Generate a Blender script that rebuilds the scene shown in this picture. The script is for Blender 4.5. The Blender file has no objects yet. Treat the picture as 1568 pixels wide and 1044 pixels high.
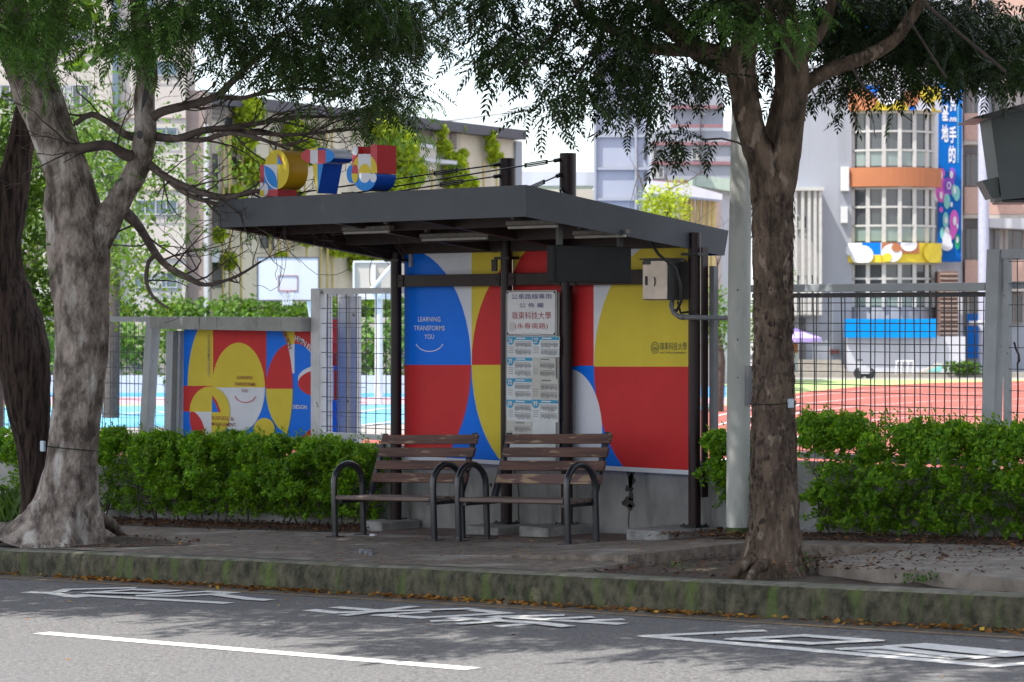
import bpy, math, random
import numpy as np
from mathutils import Vector, noise, Matrix
random.seed(7); rng = np.random.default_rng(7)
SC = bpy.context.scene; COL = SC.collection
R = math.radians
# ------------------------------------------------------------------ camera
F_PX = 3900.0; HY = 480.0
YAW = math.atan(F_PX/4050.0)
YAW = math.pi/2 - math.atan(4050.0/F_PX)
CAM = np.array([16.78, -16.605, 2.094])
DV = np.array([-math.sin(YAW), math.cos(YAW), 0.0]); RV = np.array([math.cos(YAW), math.sin(YAW), 0.0])
cd = bpy.data.cameras.new('camera'); cam = bpy.data.objects.new('camera', cd); COL.objects.link(cam)
cam.location = CAM; cam.rotation_euler = (R(90), 0, YAW)
cd.sensor_width = 36; cd.lens = F_PX/1568*36; cd.shift_y = -(522-HY)/1568.0
cd.clip_start = 0.1; cd.clip_end = 3000
cd.dof.use_dof = True; cd.dof.focus_distance = 22.0; cd.dof.aperture_fstop = 4.8
SC.camera = cam
# ------------------------------------------------------------------ light
SUN_AZ = R(-14)      # angle of the sun's ground direction from -Y towards -X
SUN_EL = R(60)
w = bpy.data.worlds.new("World"); SC.world = w; w.use_nodes = True
nt = w.node_tree; bg = nt.nodes['Background']
sky = nt.nodes.new('ShaderNodeTexSky'); sky.sky_type = 'NISHITA'; sky.sun_disc = False
sky.sun_elevation = SUN_EL
sunv = Vector((math.sin(SUN_AZ)*math.cos(SUN_EL), -math.cos(SUN_AZ)*math.cos(SUN_EL), math.sin(SUN_EL)))
sky.sun_rotation = math.atan2(sunv.x, sunv.y)
sky.air_density = 1.0; sky.dust_density = 2.0
tc = nt.nodes.new('ShaderNodeTexCoord'); mp = nt.nodes.new('ShaderNodeMapping'); mp.inputs['Scale'].default_value = (1, 1, 3.2)
nz = nt.nodes.new('ShaderNodeTexNoise'); nz.inputs['Scale'].default_value = 2.3; nz.inputs['Detail'].default_value = 7; nz.inputs['Roughness'].default_value = .55
cr = nt.nodes.new('ShaderNodeValToRGB'); cr.color_ramp.elements[0].position = .42; cr.color_ramp.elements[1].position = .58
mx = nt.nodes.new('ShaderNodeMix'); mx.data_type = 'RGBA'; mx.inputs[7].default_value = (4.2, 4.25, 4.5, 1)
mm = nt.nodes.new('ShaderNodeMath'); mm.operation = 'MULTIPLY_ADD'; mm.inputs[1].default_value = .62; mm.inputs[2].default_value = .33
L = nt.links.new
L(tc.outputs['Generated'], mp.inputs['Vector']); L(mp.outputs[0], nz.inputs['Vector']); L(nz.outputs['Fac'], cr.inputs[0])
L(cr.outputs[0], mm.inputs[0]); L(mm.outputs[0], mx.inputs[0]); L(sky.outputs[0], mx.inputs[6]); L(mx.outputs[2], bg.inputs['Color'])
bg.inputs['Strength'].default_value = 0.15
sl = bpy.data.lights.new('sun', 'SUN'); so = bpy.data.objects.new('sun', sl); COL.objects.link(so)
sl.energy = 3.0; sl.angle = R(.53); sl.color = (1.0, .95, .87)
so.rotation_euler = sunv.to_track_quat('Z', 'Y').to_euler(); so.location = (0, -20, 30)
SC.view_settings.view_transform = 'Standard'; SC.view_settings.look = 'None'; SC.view_settings.gamma = 1
SC.view_settings.exposure = 1.45
# ------------------------------------------------------------------ projection helpers (places measured off the photograph -> real points)
GX = .0373
def gz(x): return GX*x
def ray(u, v): return DV + (u-784)/F_PX*RV + np.array([0, 0, (HY-v)/F_PX])
def at(u, v, D): return Vector(CAM + D*ray(u, v))
def onY(u, v, Y): q = ray(u, v); return Vector(CAM + (Y-CAM[1])/q[1]*q)
def onX(u, v, X): q = ray(u, v); return Vector(CAM + (X-CAM[0])/q[0]*q)
def onZ(u, v, Z): q = ray(u, v); return Vector(CAM + (Z-CAM[2])/q[2]*q)
def onG(u, v, off=0.0):
    q = ray(u, v); t = (GX*CAM[0]+off-CAM[2])/(q[2]-GX*q[0]); return Vector(CAM + t*q)
def px(p):
    q = np.array(p, float)-CAM; D = float(q@DV); return 784+F_PX*float(q@RV)/D, HY-F_PX*q[2]/D, D
# ------------------------------------------------------------------ materials
def mat(name, c1, c2=None, scale=6.0, rough=.7, bump=0.0, bscale=None, metal=0.0, stretch=(1, 1, 1), detail=6, lo=.35, hi=.68, c3=None, s3=1.0, coat=0.0, bdist=.01, lo3=.55, hi3=.66, st3=None, spec=.5):
    m = bpy.data.materials.new(name); m.use_nodes = True; t = m.node_tree; b = t.nodes['Principled BSDF']; l = t.links.new
    b.inputs['Roughness'].default_value = rough; b.inputs['Metallic'].default_value = metal; b.inputs['Coat Weight'].default_value = coat; b.inputs['Specular IOR Level'].default_value = spec
    c = t.nodes.new('ShaderNodeTexCoord'); p = t.nodes.new('ShaderNodeMapping'); p.inputs['Scale'].default_value = stretch
    l(c.outputs['Object'], p.inputs['Vector'])
    if c2 is None: c2 = tuple(x*.82 for x in c1)
    n = t.nodes.new('ShaderNodeTexNoise'); n.inputs['Scale'].default_value = scale; n.inputs['Detail'].default_value = detail; n.inputs['Roughness'].default_value = .62
    l(p.outputs[0], n.inputs['Vector'])
    r = t.nodes.new('ShaderNodeValToRGB'); r.color_ramp.elements[0].position = lo; r.color_ramp.elements[1].position = hi
    r.color_ramp.elements[0].color = (*c2, 1); r.color_ramp.elements[1].color = (*c1, 1)
    l(n.outputs['Fac'], r.inputs[0]); out = r.outputs[0]
    if c3 is not None:
        n3 = t.nodes.new('ShaderNodeTexNoise'); n3.inputs['Scale'].default_value = s3; n3.inputs['Detail'].default_value = 5
        src = p.outputs[0]
        if st3:
            p3 = t.nodes.new('ShaderNodeMapping'); p3.inputs['Scale'].default_value = st3; l(c.outputs['Object'], p3.inputs['Vector']); src = p3.outputs[0]
        l(src, n3.inputs['Vector'])
        r3 = t.nodes.new('ShaderNodeValToRGB'); r3.color_ramp.elements[0].position = lo3; r3.color_ramp.elements[1].position = hi3
        l(n3.outputs['Fac'], r3.inputs[0]); x = t.nodes.new('ShaderNodeMix'); x.data_type = 'RGBA'; x.inputs[7].default_value = (*c3, 1)
        l(r3.outputs[0], x.inputs[0]); l(out, x.inputs[6]); out = x.outputs[2]
    l(out, b.inputs['Base Color'])
    if bump:
        n2 = t.nodes.new('ShaderNodeTexNoise'); n2.inputs['Scale'].default_value = bscale or scale*3; n2.inputs['Detail'].default_value = 6
        l(p.outputs[0], n2.inputs['Vector']); bb = t.nodes.new('ShaderNodeBump'); bb.inputs['Strength'].default_value = bump; bb.inputs['Distance'].default_value = bdist
        l(n2.outputs['Fac'], bb.inputs['Height']); l(bb.outputs[0], b.inputs['Normal'])
    return m
def leafmat(name, c1, c2, trans=.35, rough=.45, c3=None):
    m = bpy.data.materials.new(name); m.use_nodes = True; t = m.node_tree; b = t.nodes['Principled BSDF']; l = t.links.new
    g = t.nodes.new('ShaderNodeNewGeometry'); r = t.nodes.new('ShaderNodeValToRGB')
    r.color_ramp.elements[0].color = (*c2, 1); r.color_ramp.elements[1].color = (*c1, 1)
    if c3: e = r.color_ramp.elements.new(.93); e.color = (*c1, 1); r.color_ramp.elements[2].color = (*c3, 1)
    l(g.outputs['Random Per Island'], r.inputs[0]); tcx = t.nodes.new('ShaderNodeTexCoord'); nn = t.nodes.new('ShaderNodeTexNoise'); nn.inputs['Scale'].default_value = 3.6; nn.inputs['Detail'].default_value = 2
    mr = t.nodes.new('ShaderNodeMapRange'); mr.inputs[1].default_value = .32; mr.inputs[2].default_value = .68; mr.inputs[3].default_value = .62; mr.inputs[4].default_value = 1.3
    hv = t.nodes.new('ShaderNodeHueSaturation'); l(tcx.outputs['Object'], nn.inputs['Vector']); l(nn.outputs['Fac'], mr.inputs[0]); l(mr.outputs[0], hv.inputs['Value']); l(r.outputs[0], hv.inputs['Color']); r = hv; l(r.outputs[0], b.inputs['Base Color']); b.inputs['Roughness'].default_value = rough; b.inputs['Specular IOR Level'].default_value = .18
    tr = t.nodes.new('ShaderNodeBsdfTranslucent'); mix = t.nodes.new('ShaderNodeMixShader'); mix.inputs[0].default_value = trans
    hs = t.nodes.new('ShaderNodeHueSaturation'); hs.inputs['Hue'].default_value = .485; hs.inputs['Saturation'].default_value = 1.15; hs.inputs['Value'].default_value = 1.5
    l(r.outputs[0], hs.inputs['Color']); l(hs.outputs[0], tr.inputs['Color'])
    l(b.outputs[0], mix.inputs[1]); l(tr.outputs[0], mix.inputs[2]); l(mix.outputs[0], t.nodes['Material Output'].inputs['Surface'])
    return m
def glassmat(name, c, rough=.08):
    m = bpy.data.materials.new(name); m.use_nodes = True; b = m.node_tree.nodes['Principled BSDF']
    b.inputs['Base Color'].default_value = (*c, 1); b.inputs['Roughness'].default_value = rough; b.inputs['Specular IOR Level'].default_value = .8
    return m
def paint(name, c, rough=.42): return mat(name, c, tuple(x*.9 for x in c), scale=3, rough=rough, spec=.12, bump=.25, bscale=2.2, bdist=.03)
M = dict(
 asphalt=mat('asphalt', (.235, .232, .23), (.07, .07, .075), scale=38, rough=.92, bump=1, bscale=60, bdist=.012, detail=6, c3=(.145, .145, .15), s3=.8, lo3=.40, hi3=.85),
 mark=mat('road_paint', (.80, .80, .78), (.50, .50, .49), scale=26, rough=.7, lo=.28, hi=.5, bump=.4, bscale=150, bdist=.003, detail=8),
 yline=mat('yellow_line_paint', (.34, .235, .12), (.17, .15, .125), scale=18, rough=.8),
 walk=mat('walk_concrete', (.25, .205, .165), (.085, .07, .056), scale=11, rough=.92, bump=.5, bscale=60, detail=9, c3=(.27, .25, .225), s3=1.6),
 slab=mat('slab_concrete', (.30, .26, .215), (.15, .13, .108), scale=4, rough=.92, bump=.5, bscale=60, detail=9, c3=(.13, .12, .105), s3=2.6),
 tile=mat('red_brown_paving', (.20, .135, .11), (.13, .10, .085), scale=9, rough=.9, bump=.4),
 kerbtop=mat('kerb_top', (.26, .24, .195), (.08, .085, .06), scale=7, rough=.92, bump=.7, bscale=50, detail=9, c3=(.10, .115, .05), s3=3.5),
 kerb=mat('mossy_kerb_face', (.115, .105, .068), (.022, .023, .012), scale=12, rough=.95, bump=1, bscale=30, bdist=.03, stretch=(1, 1, .7), detail=10, c3=(.085, .135, .022), s3=3.4, st3=(1.6, 1, .45), lo3=.52, hi3=.78),
 soil=mat('soil', (.10, .072, .05), (.04, .03, .022), scale=14, rough=1, bump=1, bscale=40),
 conc=mat('wall_concrete', (.33, .33, .315), (.20, .20, .19), scale=3, rough=.92, bump=.35, bscale=30, detail=9, stretch=(1, 1, .6), c3=(.14, .14, .132), s3=2.4, st3=(2.5, 2.5, .6), lo3=.52, hi3=.74),
 cap=mat('weathered_cap', (.34, .34, .325), (.25, .25, .235), scale=4, rough=.85, bump=.25, detail=9, c3=(.10, .095, .085), s3=9, st3=(2.4, 2, .45), lo3=.58, hi3=.72),
 patch=mat('bare_mortar_patch', (.09, .085, .08), (.05, .05, .045), scale=14, rough=1, bump=.6),
 pole=mat('pole_concrete', (.44, .45, .42), (.34, .35, .32), scale=3, rough=.9, bump=.25, bscale=45, stretch=(1, 1, .3), c3=(.26, .27, .25), s3=4, detail=9),
 moss=mat('moss', (.06, .09, .025), (.03, .04, .015), scale=20, rough=1, bump=.6),
 block=mat('footing_concrete', (.36, .36, .345), (.20, .20, .19), scale=9, rough=.95, bump=.7, bscale=40, detail=9),
 fence=mat('fence_paint', (.36, .38, .40), (.30, .32, .335), scale=5, rough=.55, c3=(.16, .12, .09), s3=14, lo3=.68, hi3=.74),
 fencewhite=mat('pale_fence_paint', (.60, .60, .61), (.48, .48, .48), scale=6, rough=.6, c3=(.20, .16, .13), s3=12, lo3=.66, hi3=.73),
 wire=mat('dark_wire', (.045, .045, .05), (.12, .075, .05), scale=9, rough=.6, lo=.3, hi=.45),
 wirepale=mat('pale_wire', (.34, .34, .35), (.14, .12, .11), scale=9, rough=.6),
 roofgrey=mat('roof_fascia_paint', (.058, .065, .075), (.046, .052, .061), scale=2.2, rough=.5, spec=.3, detail=8, c3=(.26, .27, .28), s3=42, lo3=.735, hi3=.76, bump=.2, bscale=2.5, bdist=.03),
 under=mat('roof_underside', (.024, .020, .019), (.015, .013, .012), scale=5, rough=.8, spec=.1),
 beam=mat('brown_steel_beam', (.040, .027, .024), (.026, .018, .017), scale=7, rough=.5, spec=.2),
 post=mat('brown_steel_post', (.026, .013, .014), (.015, .008, .009), scale=6, rough=.36, stretch=(1, 1, .2), spec=.25),
 bolt=mat('bolt_steel', (.03, .03, .03), rough=.4, metal=.6),
 blk=mat('black_enamel', (.018, .020, .026), (.012, .013, .017), scale=12, rough=.30, coat=.35, c3=(.10, .10, .105), s3=16, lo3=.66, hi3=.72),
 wood=mat('worn_brown_slat', (.135, .07, .052), (.062, .033, .027), scale=5, spec=.25, rough=.6, bump=.5, bscale=22, stretch=(.35, 3, 5), detail=9, c3=(.27, .19, .125), s3=3.2, st3=(1.1, 2, 9), lo3=.62, hi3=.68),
 woodbare=mat('peeled_slat', (.36, .25, .155), (.22, .145, .09), scale=4, rough=.7, bump=.5, bscale=22, stretch=(.35, 3, 6), detail=9, c3=(.12, .065, .058), s3=2.2, st3=(1.4, 2, 7), lo3=.44, hi3=.5),
 woodseat=mat('seat_slat', (.17, .125, .105), (.09, .062, .055), scale=5, rough=.65, bump=.5, bscale=22, stretch=(.35, 3, 5), detail=9),
 p_blue=paint('panel_blue', (.004, .165, .78)), p_red=paint('panel_red', (.56, .032, .035)), p_yel=paint('panel_yellow', (.66, .52, .05)), p_white=paint('panel_white', (.66, .68, .74)),
 p_navy_and_shade=paint('letter_navy_and_shade', (.012, .07, .40), .3), p_tred_shade=paint('letter_rose_shaded', (.42, .008, .012), .3), p_yel_shade=paint('letter_yellow_shaded', (.50, .27, .012), .3), p_tred=paint('letter_rose', (.52, .08, .10)), p_tblue=paint('letter_blue', (.03, .25, .72)), p_white_shade=paint('letter_white_shaded', (.50, .53, .58), .3),  # deep side colours put shade into the paint; navy is also a front colour
 ink=mat('dark_ink', (.09, .085, .03), rough=.6), inkblue=mat('blue_ink', (.03, .04, .20), rough=.6), inkred=mat('red_ink', (.36, .03, .035), rough=.6), inkbrown=mat('brown_ink', (.30, .06, .03), rough=.6), inkgrey=mat('grey_print', (.20, .20, .21), rough=.8), cyan=mat('timetable_cyan', (.02, .30, .50), rough=.6),
 paper=mat('paper', (.60, .62, .62), (.52, .54, .54), scale=5, rough=.7), sign=mat('enamel_sign', (.60, .60, .60), (.54, .54, .54), scale=4, rough=.35), papercream=mat('cream_paper', (.46, .45, .40), (.50, .50, .46), scale=8, rough=.8),
 tube=mat('tube_white', (.36, .35, .32), rough=.5), tubehouse=mat('tube_housing', (.17, .155, .14), (.09, .08, .07), scale=20, rough=.6),
 stain=mat('stainless', (.30, .255, .225), (.22, .20, .17), scale=6, rough=.3, metal=.9, bump=.25, bscale=7, bdist=.01), boxside=mat('box_side', (.035, .033, .032), rough=.5),
 conduit=mat('grey_conduit', (.15, .155, .165), rough=.5), cable=mat('black_cable', (.012, .012, .013), rough=.5), led=mat('led_housing', (.012, .012, .013), (.008, .008, .009), scale=9, rough=.6, spec=.2),
 barkg=mat('grey_bark', (.345, .295, .255), (.10, .08, .068), scale=4.2, rough=.95, bump=1, bscale=16, bdist=.05, stretch=(1.5, 1.5, 1.0), detail=14, lo=.40, hi=.60, c3=(.52, .49, .45), s3=3.0, st3=(1.6, 1.6, .6), lo3=.55, hi3=.68, spec=.2),
 barkb=mat('flaky_brown_bark', (.160, .118, .086), (.034, .025, .019), scale=7.5, rough=.96, bump=1, bscale=15, bdist=.06, stretch=(1.5, 1.5, .55), detail=12, lo=.33, hi=.62, c3=(.24, .185, .145), s3=7, st3=(1.6, 1.6, .8), lo3=.60, hi3=.66, spec=.15),
 flake=leafmat('bark_flake', (.115, .083, .066), (.04, .03, .026), trans=.0, rough=.95),
 barkd=mat('dark_furrowed_bark', (.062, .043, .036), (.010, .008, .007), scale=8, spec=.15, rough=.98, bump=1, bscale=9, bdist=.04, stretch=(3, 3, .35), detail=9, lo=.38, hi=.6),
 limbbark=mat('limb_bark', (.17, .135, .118), (.07, .055, .048), scale=6, rough=.95, bump=1, bscale=20, bdist=.02, detail=9), gutter=mat('gutter_dust', (.20, .17, .14), (.10, .095, .085), scale=12, rough=.95, bump=.4, detail=8),
 twig=mat('twig', (.085, .065, .055), (.045, .034, .03), scale=9, rough=.9),
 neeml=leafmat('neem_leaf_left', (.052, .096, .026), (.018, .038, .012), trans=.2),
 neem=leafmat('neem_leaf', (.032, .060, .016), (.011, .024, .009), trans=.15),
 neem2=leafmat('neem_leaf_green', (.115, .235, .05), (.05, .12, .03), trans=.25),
 hedge=leafmat('hedge_leaf', (.20, .38, .022), (.055, .16, .014), trans=.38, c3=(.36, .50, .05)),
 vine=leafmat('vine_leaf', (.42, .50, .04), (.20, .30, .02), trans=.35),
 bgleaf=leafmat('background_leaf', (.115, .21, .035), (.04, .10, .018), trans=.4),
 bgband=leafmat('hedge_band_leaf', (.14, .26, .05), (.06, .15, .03), trans=.35),
 litter=leafmat('fallen_leaf', (.44, .22, .045), (.14, .06, .028), trans=.1, rough=.8, c3=(.55, .40, .05)),
 litterb=leafmat('brown_litter', (.15, .075, .045), (.055, .03, .02), trans=.05, rough=.9, c3=(.30, .15, .04)),
 weed=leafmat('weed_leaf', (.09, .17, .04), (.045, .09, .02), trans=.3),
 creamw=mat('warm_white_wall', (.62, .56, .46), (.54, .48, .39), scale=.5, rough=.85, c3=(.36, .32, .27), s3=1, st3=(1.3, 1.3, .1), lo3=.5, hi3=.8), cream=mat('cream_render', (.46, .42, .365), (.41, .37, .325), scale=.6, rough=.85, c3=(.33, .30, .27), s3=1, st3=(1.5, 1.5, .12), lo3=.5, hi3=.8), creamd=mat('brown_tile', (.27, .215, .185), (.23, .18, .155), scale=2, rough=.85),
 wgrey=mat('grey_render', (.30, .32, .365), (.27, .29, .33), scale=.3, rough=.85, c3=(.21, .22, .25), s3=1, st3=(1.3, 1.3, .1), lo3=.5, hi3=.8), wwhite=mat('white_render', (.50, .51, .55), (.45, .46, .50), scale=.4, rough=.8, c3=(.34, .35, .37), s3=1, st3=(1.3, 1.3, .1), lo3=.52, hi3=.85),
 louvre=mat('grey_louvre', (.36, .35, .34), rough=.7), dark=mat('dark_opening', (.05, .05, .055), rough=.6), roofdk=mat('dark_roof_edge', (.075, .07, .085), rough=.6),
 frame=mat('window_frame_white', (.47, .47, .46), rough=.6), gl=glassmat('window_glass', (.055, .062, .068)), glg=glassmat('green_glass', (.17, .23, .22)), glb=glassmat('blue_glass', (.07, .11, .15)),
 orange=mat('orange_band', (.38, .14, .055), (.34, .12, .05), scale=.5, rough=.7), pink=mat('pink_tile', (.50, .33, .27), (.44, .29, .24), scale=6, rough=.8), mauve=mat('mauve_band', (.26, .13, .15), rough=.8),
 lav=mat('lavender_pipe', (.42, .44, .56), rough=.7), signblue=paint('flat_blue', (.0, .24, .68)), banner=paint('banner_blue', (.0, .12, .46)), magenta=paint('magenta', (.62, .12, .50)), purple=paint('purple', (.24, .08, .48)), teal=paint('teal', (.20, .52, .50)), green=paint('leaf_green', (.02, .33, .14)), brownlv=mat('brown_louvre', (.15, .085, .07), rough=.8),
 bamboo=mat('yellow_pole', (.52, .42, .16), (.40, .31, .12), scale=3, rough=.7), steel=mat('pale_steel', (.62, .63, .65), rough=.5), greenroof=mat('pale_green_metal', (.36, .45, .38), rough=.6),
 court_b=mat('court_blue', (.05, .24, .55), (.04, .21, .50), scale=.3, rough=.85), court_lb=mat('court_light_blue', (.11, .36, .55), (.10, .33, .5), scale=.3, rough=.85), court_g=mat('court_green', (.30, .40, .15), (.26, .36, .13), scale=.3, rough=.85), court_p=mat('court_pink', (.48, .28, .34), rough=.85),
 track=mat('track_red', (.30, .075, .052), (.26, .062, .045), scale=.5, rough=.9), line=paint('line_white', (.75, .75, .75), .7), ground=mat('ground', (.30, .29, .27), (.22, .21, .2), scale=.4, rough=.95), step=mat('step_stone', (.33, .31, .27), (.24, .22, .19), scale=2, rough=.9),
 cabinet=mat('cabinet_grey_green', (.070, .085, .083), (.060, .073, .072), scale=4, rough=.5), cabdark=mat('cabinet_dark', (.05, .05, .052), rough=.5), plas=mat('white_plastic', (.6, .6, .62), rough=.5), rubber=mat('rubber', (.03, .03, .03), rough=.8),
 umb=paint('parasol_purple', (.46, .34, .78), .6), curtain=mat('curtain', (.42, .42, .40), (.30, .30, .30), scale=3, rough=.9, stretch=(6, 6, .3)), towerp=mat('tower_panel', (.32, .345, .41), (.28, .30, .36), scale=.8, rough=.7), skyline=mat('wire_grey', (.2, .21, .23), rough=.6), tagblue=mat('tag_plastic', (.45, .55, .62), rough=.4), stone=mat('rubble', (.25, .25, .26), (.16, .16, .17), scale=20, rough=.9, bump=.6))
# ------------------------------------------------------------------ mesh builder
OFF = {}
class MB:
    def __init__(s): s.v = []; s.f = []; s.m = []; s.sm = []
    def add(s, vs, fs, mi=0, smooth=False):
        o = len(s.v); s.v += [tuple(p) for p in vs]; s.f += [tuple(i+o for i in f) for f in fs]; s.m += [mi]*len(fs); s.sm += [smooth]*len(fs); return s
    def hexa(s, p, mi=0):   # 8 points: bottom 4, top 4
        return s.add(p, [(0, 3, 2, 1), (4, 5, 6, 7), (0, 1, 5, 4), (1, 2, 6, 5), (2, 3, 7, 6), (3, 0, 4, 7)], mi)
    def box(s, x0, x1, y0, y1, z0, z1, mi=0, shear=0.0, bev=0.0):
        if bev > 0: return s.bevbox(x0, x1, y0, y1, z0, z1, mi, bev)
        a, b = x0*shear, x1*shear
        return s.hexa([(x0, y0, z0+a), (x1, y0, z0+b), (x1, y1, z0+b), (x0, y1, z0+a), (x0, y0, z1+a), (x1, y0, z1+b), (x1, y1, z1+b), (x0, y1, z1+a)], mi)
    def bevbox(s, x0, x1, y0, y1, z0, z1, mi, b):
        vs = []; lay = [(z0, b), (z0+b, 0), (z1-b, 0), (z1, b)]
        for z, i in lay:
            vs += [(x0+i+b, y0+i, z), (x1-i-b, y0+i, z), (x1-i, y0+i+b, z), (x1-i, y1-i-b, z), (x1-i-b, y1-i, z), (x0+i+b, y1-i, z), (x0+i, y1-i-b, z), (x0+i, y0+i+b, z)]
        fs = [tuple(range(7, -1, -1)), tuple(range(24, 32))]
        for k in range(3):
            for j in range(8): a = k*8+j; c = k*8+(j+1) % 8; fs.append((a, c, c+8, a+8))
        return s.add(vs, fs, mi)
    def poly(s, pts, mi=0): return s.add(pts, [tuple(range(len(pts)))], mi)
    def prism(s, pts, vec, mi=0, side=None, smooth=False):
        n = len(pts); vec = Vector(vec); top = [Vector(p)+vec for p in pts]
        s.add(pts, [tuple(range(n))], mi); s.add(top, [tuple(range(n-1, -1, -1))], mi)
        vs = [Vector(p) for p in pts]+top
        s.add(vs, [(i, n+i, n+(i+1) % n, (i+1) % n) for i in range(n)], mi if side is None else side, smooth); return s
    def tube(s, pts, r, n=10, mi=0, cap=True, smooth=True):
        pts = [Vector(p) for p in pts]; k = len(pts); rs = r if isinstance(r, (list, tuple)) else [r]*k
        vs = []; prev = None
        for i, p in enumerate(pts):
            t = (pts[min(i+1, k-1)]-pts[max(i-1, 0)])
            if t.length < 1e-9: t = Vector((0, 0, 1))
            t.normalize()
            if prev is None: a = t.orthogonal().normalized()
            else: a = (prev - t*prev.dot(t)); a = a.normalized() if a.length > 1e-6 else t.orthogonal().normalized()
            prev = a; b = t.cross(a)
            for j in range(n):
                q = 2*math.pi*j/n; vs.append(p+(a*math.cos(q)+b*math.sin(q))*rs[i])
        fs = [(i*n+j, i*n+(j+1) % n, (i+1)*n+(j+1) % n, (i+1)*n+j) for i in range(k-1) for j in range(n)]
        s.add(vs, fs, mi, smooth)
        if cap: s.add(vs[:n], [tuple(range(n-1, -1, -1))], mi); s.add(vs[-n:], [tuple(range(n))], mi)
        return s
    def build(s, name, mats, parent=None, world=True):
        if not isinstance(mats, (list, tuple)): mats = [mats]
        me = bpy.data.meshes.new(name); vs = s.v
        if parent is None:
            a = np.array(vs); off = Vector((float((a[:, 0].min()+a[:, 0].max())/2), float((a[:, 1].min()+a[:, 1].max())/2), float(a[:, 2].min())))
        else: off = OFF[parent.name] if world else Vector((0, 0, 0))
        me.from_pydata([(p[0]-off[0], p[1]-off[1], p[2]-off[2]) for p in vs], [], s.f)
        for mt in mats: me.materials.append(M[mt] if isinstance(mt, str) else mt)
        me.polygons.foreach_set('material_index', s.m); me.polygons.foreach_set('use_smooth', s.sm); me.update()
        o = bpy.data.objects.new(name, me); COL.objects.link(o)
        if parent is None: o.location = off
        else: o.parent = parent
        OFF[o.name] = off; return o
def npmesh(name, V, Fq, material, parent=None, nv=4):
    V = np.asarray(V, dtype=np.float32); Fq = np.asarray(Fq, dtype=np.int32)
    off = np.array(OFF[parent.name]) if parent is not None else np.array([(V[:, 0].min()+V[:, 0].max())/2, (V[:, 1].min()+V[:, 1].max())/2, V[:, 2].min()])
    V = V-off.astype(np.float32); me = bpy.data.meshes.new(name)
    me.vertices.add(len(V)); me.vertices.foreach_set('co', V.ravel()); n = len(Fq)
    me.loops.add(n*nv); me.loops.foreach_set('vertex_index', Fq.ravel()); me.polygons.add(n)
    me.polygons.foreach_set('loop_start', np.arange(0, n*nv, nv, dtype=np.int32)); me.polygons.foreach_set('loop_total', np.full(n, nv, dtype=np.int32))
    me.update(calc_edges=True); me.materials.append(M[material])
    o = bpy.data.objects.new(name, me); COL.objects.link(o)
    if parent is None: o.location = Vector(off)
    else: o.parent = parent
    OFF[o.name] = Vector(off); return o
def tag(o, label=None, cat=None, group=None, kind=None):
    if label: o['label'] = label
    if cat: o['category'] = cat
    if group: o['group'] = group
    if kind: o['kind'] = kind
    return o
def thing(name, label, cat, loc=(0, 0, 0), group=None):
    o = bpy.data.objects.new(name, None); COL.objects.link(o); o.location = loc; o.empty_display_size = .2
    OFF[o.name] = Vector(loc); return tag(o, label, cat, group)
def copy_tree(o, parent=None):
    c = o.copy(); COL.objects.link(c); c.parent = parent
    OFF[c.name] = OFF.get(o.name, Vector())
    for ch in list(o.children): copy_tree(ch, c)
    return c
def text_polys(s, bold=0.0):
    c = bpy.data.curves.new('lettering', 'FONT'); c.body = s; c.align_x = 'CENTER'; c.resolution_u = 3; c.offset = bold
    o = bpy.data.objects.new('lettering', c)
    me = o.to_mesh(); vs = [v.co.copy() for v in me.vertices]; fs = [tuple(p.vertices) for p in me.polygons]
    o.to_mesh_clear(); bpy.data.objects.remove(o); bpy.data.curves.remove(c); return vs, fs
def put_text(mb, s, org, ux, uz, wid, hei, mi, bold=0.0, off=(0, 0, 0)):
    """letters fitted to wid x hei, centre at org, on the plane ux, uz"""
    vs, fs = text_polys(s, bold)
    if not vs: print('EMPTY TEXT', repr(s)); return
    xs = [v.x for v in vs]; ys = [v.y for v in vs]; cx = (min(xs)+max(xs))/2; cy = (min(ys)+max(ys))/2
    kx = wid/(max(xs)-min(xs)); ky = hei/(max(ys)-min(ys)); ux = Vector(ux); uz = Vector(uz); org = Vector(org)+Vector(off)
    mb.add([org+ux*((v.x-cx)*kx)+uz*((v.y-cy)*ky) for v in vs], fs, mi)
def ell(cx, cy, a, b, n=48, t0=0.0, t1=2*math.pi):
    return [(cx+a*math.cos(t0+(t1-t0)*i/n), cy+b*math.sin(t0+(t1-t0)*i/n)) for i in range(n)]
def rect(x0, y0, x1, y1): return [(x0, y0), (x1, y0), (x1, y1), (x0, y1)]
def clip(sub, cl):
    def area(p): return sum(p[i][0]*p[(i+1) % len(p)][1]-p[(i+1) % len(p)][0]*p[i][1] for i in range(len(p)))
    if area(cl) < 0: cl = cl[::-1]
    out = sub
    for i in range(len(cl)):
        a = cl[i]; b = cl[(i+1) % len(cl)]; inp = out; out = []
        if not inp: return []
        ins = lambda p: (b[0]-a[0])*(p[1]-a[1])-(b[1]-a[1])*(p[0]-a[0]) >= -1e-9
        for j in range(len(inp)):
            p = inp[j-1]; q = inp[j]
            def inter():
                d1 = (b[0]-a[0])*(p[1]-a[1])-(b[1]-a[1])*(p[0]-a[0]); d2 = (b[0]-a[0])*(q[1]-a[1])-(b[1]-a[1])*(q[0]-a[0]); t = d1/(d1-d2)
                return (p[0]+(q[0]-p[0])*t, p[1]+(q[1]-p[1])*t)
            if ins(q):
                if not ins(p): out.append(inter())
                out.append(q)
            elif ins(p): out.append(inter())
    return out if len(out) > 2 else []
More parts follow.
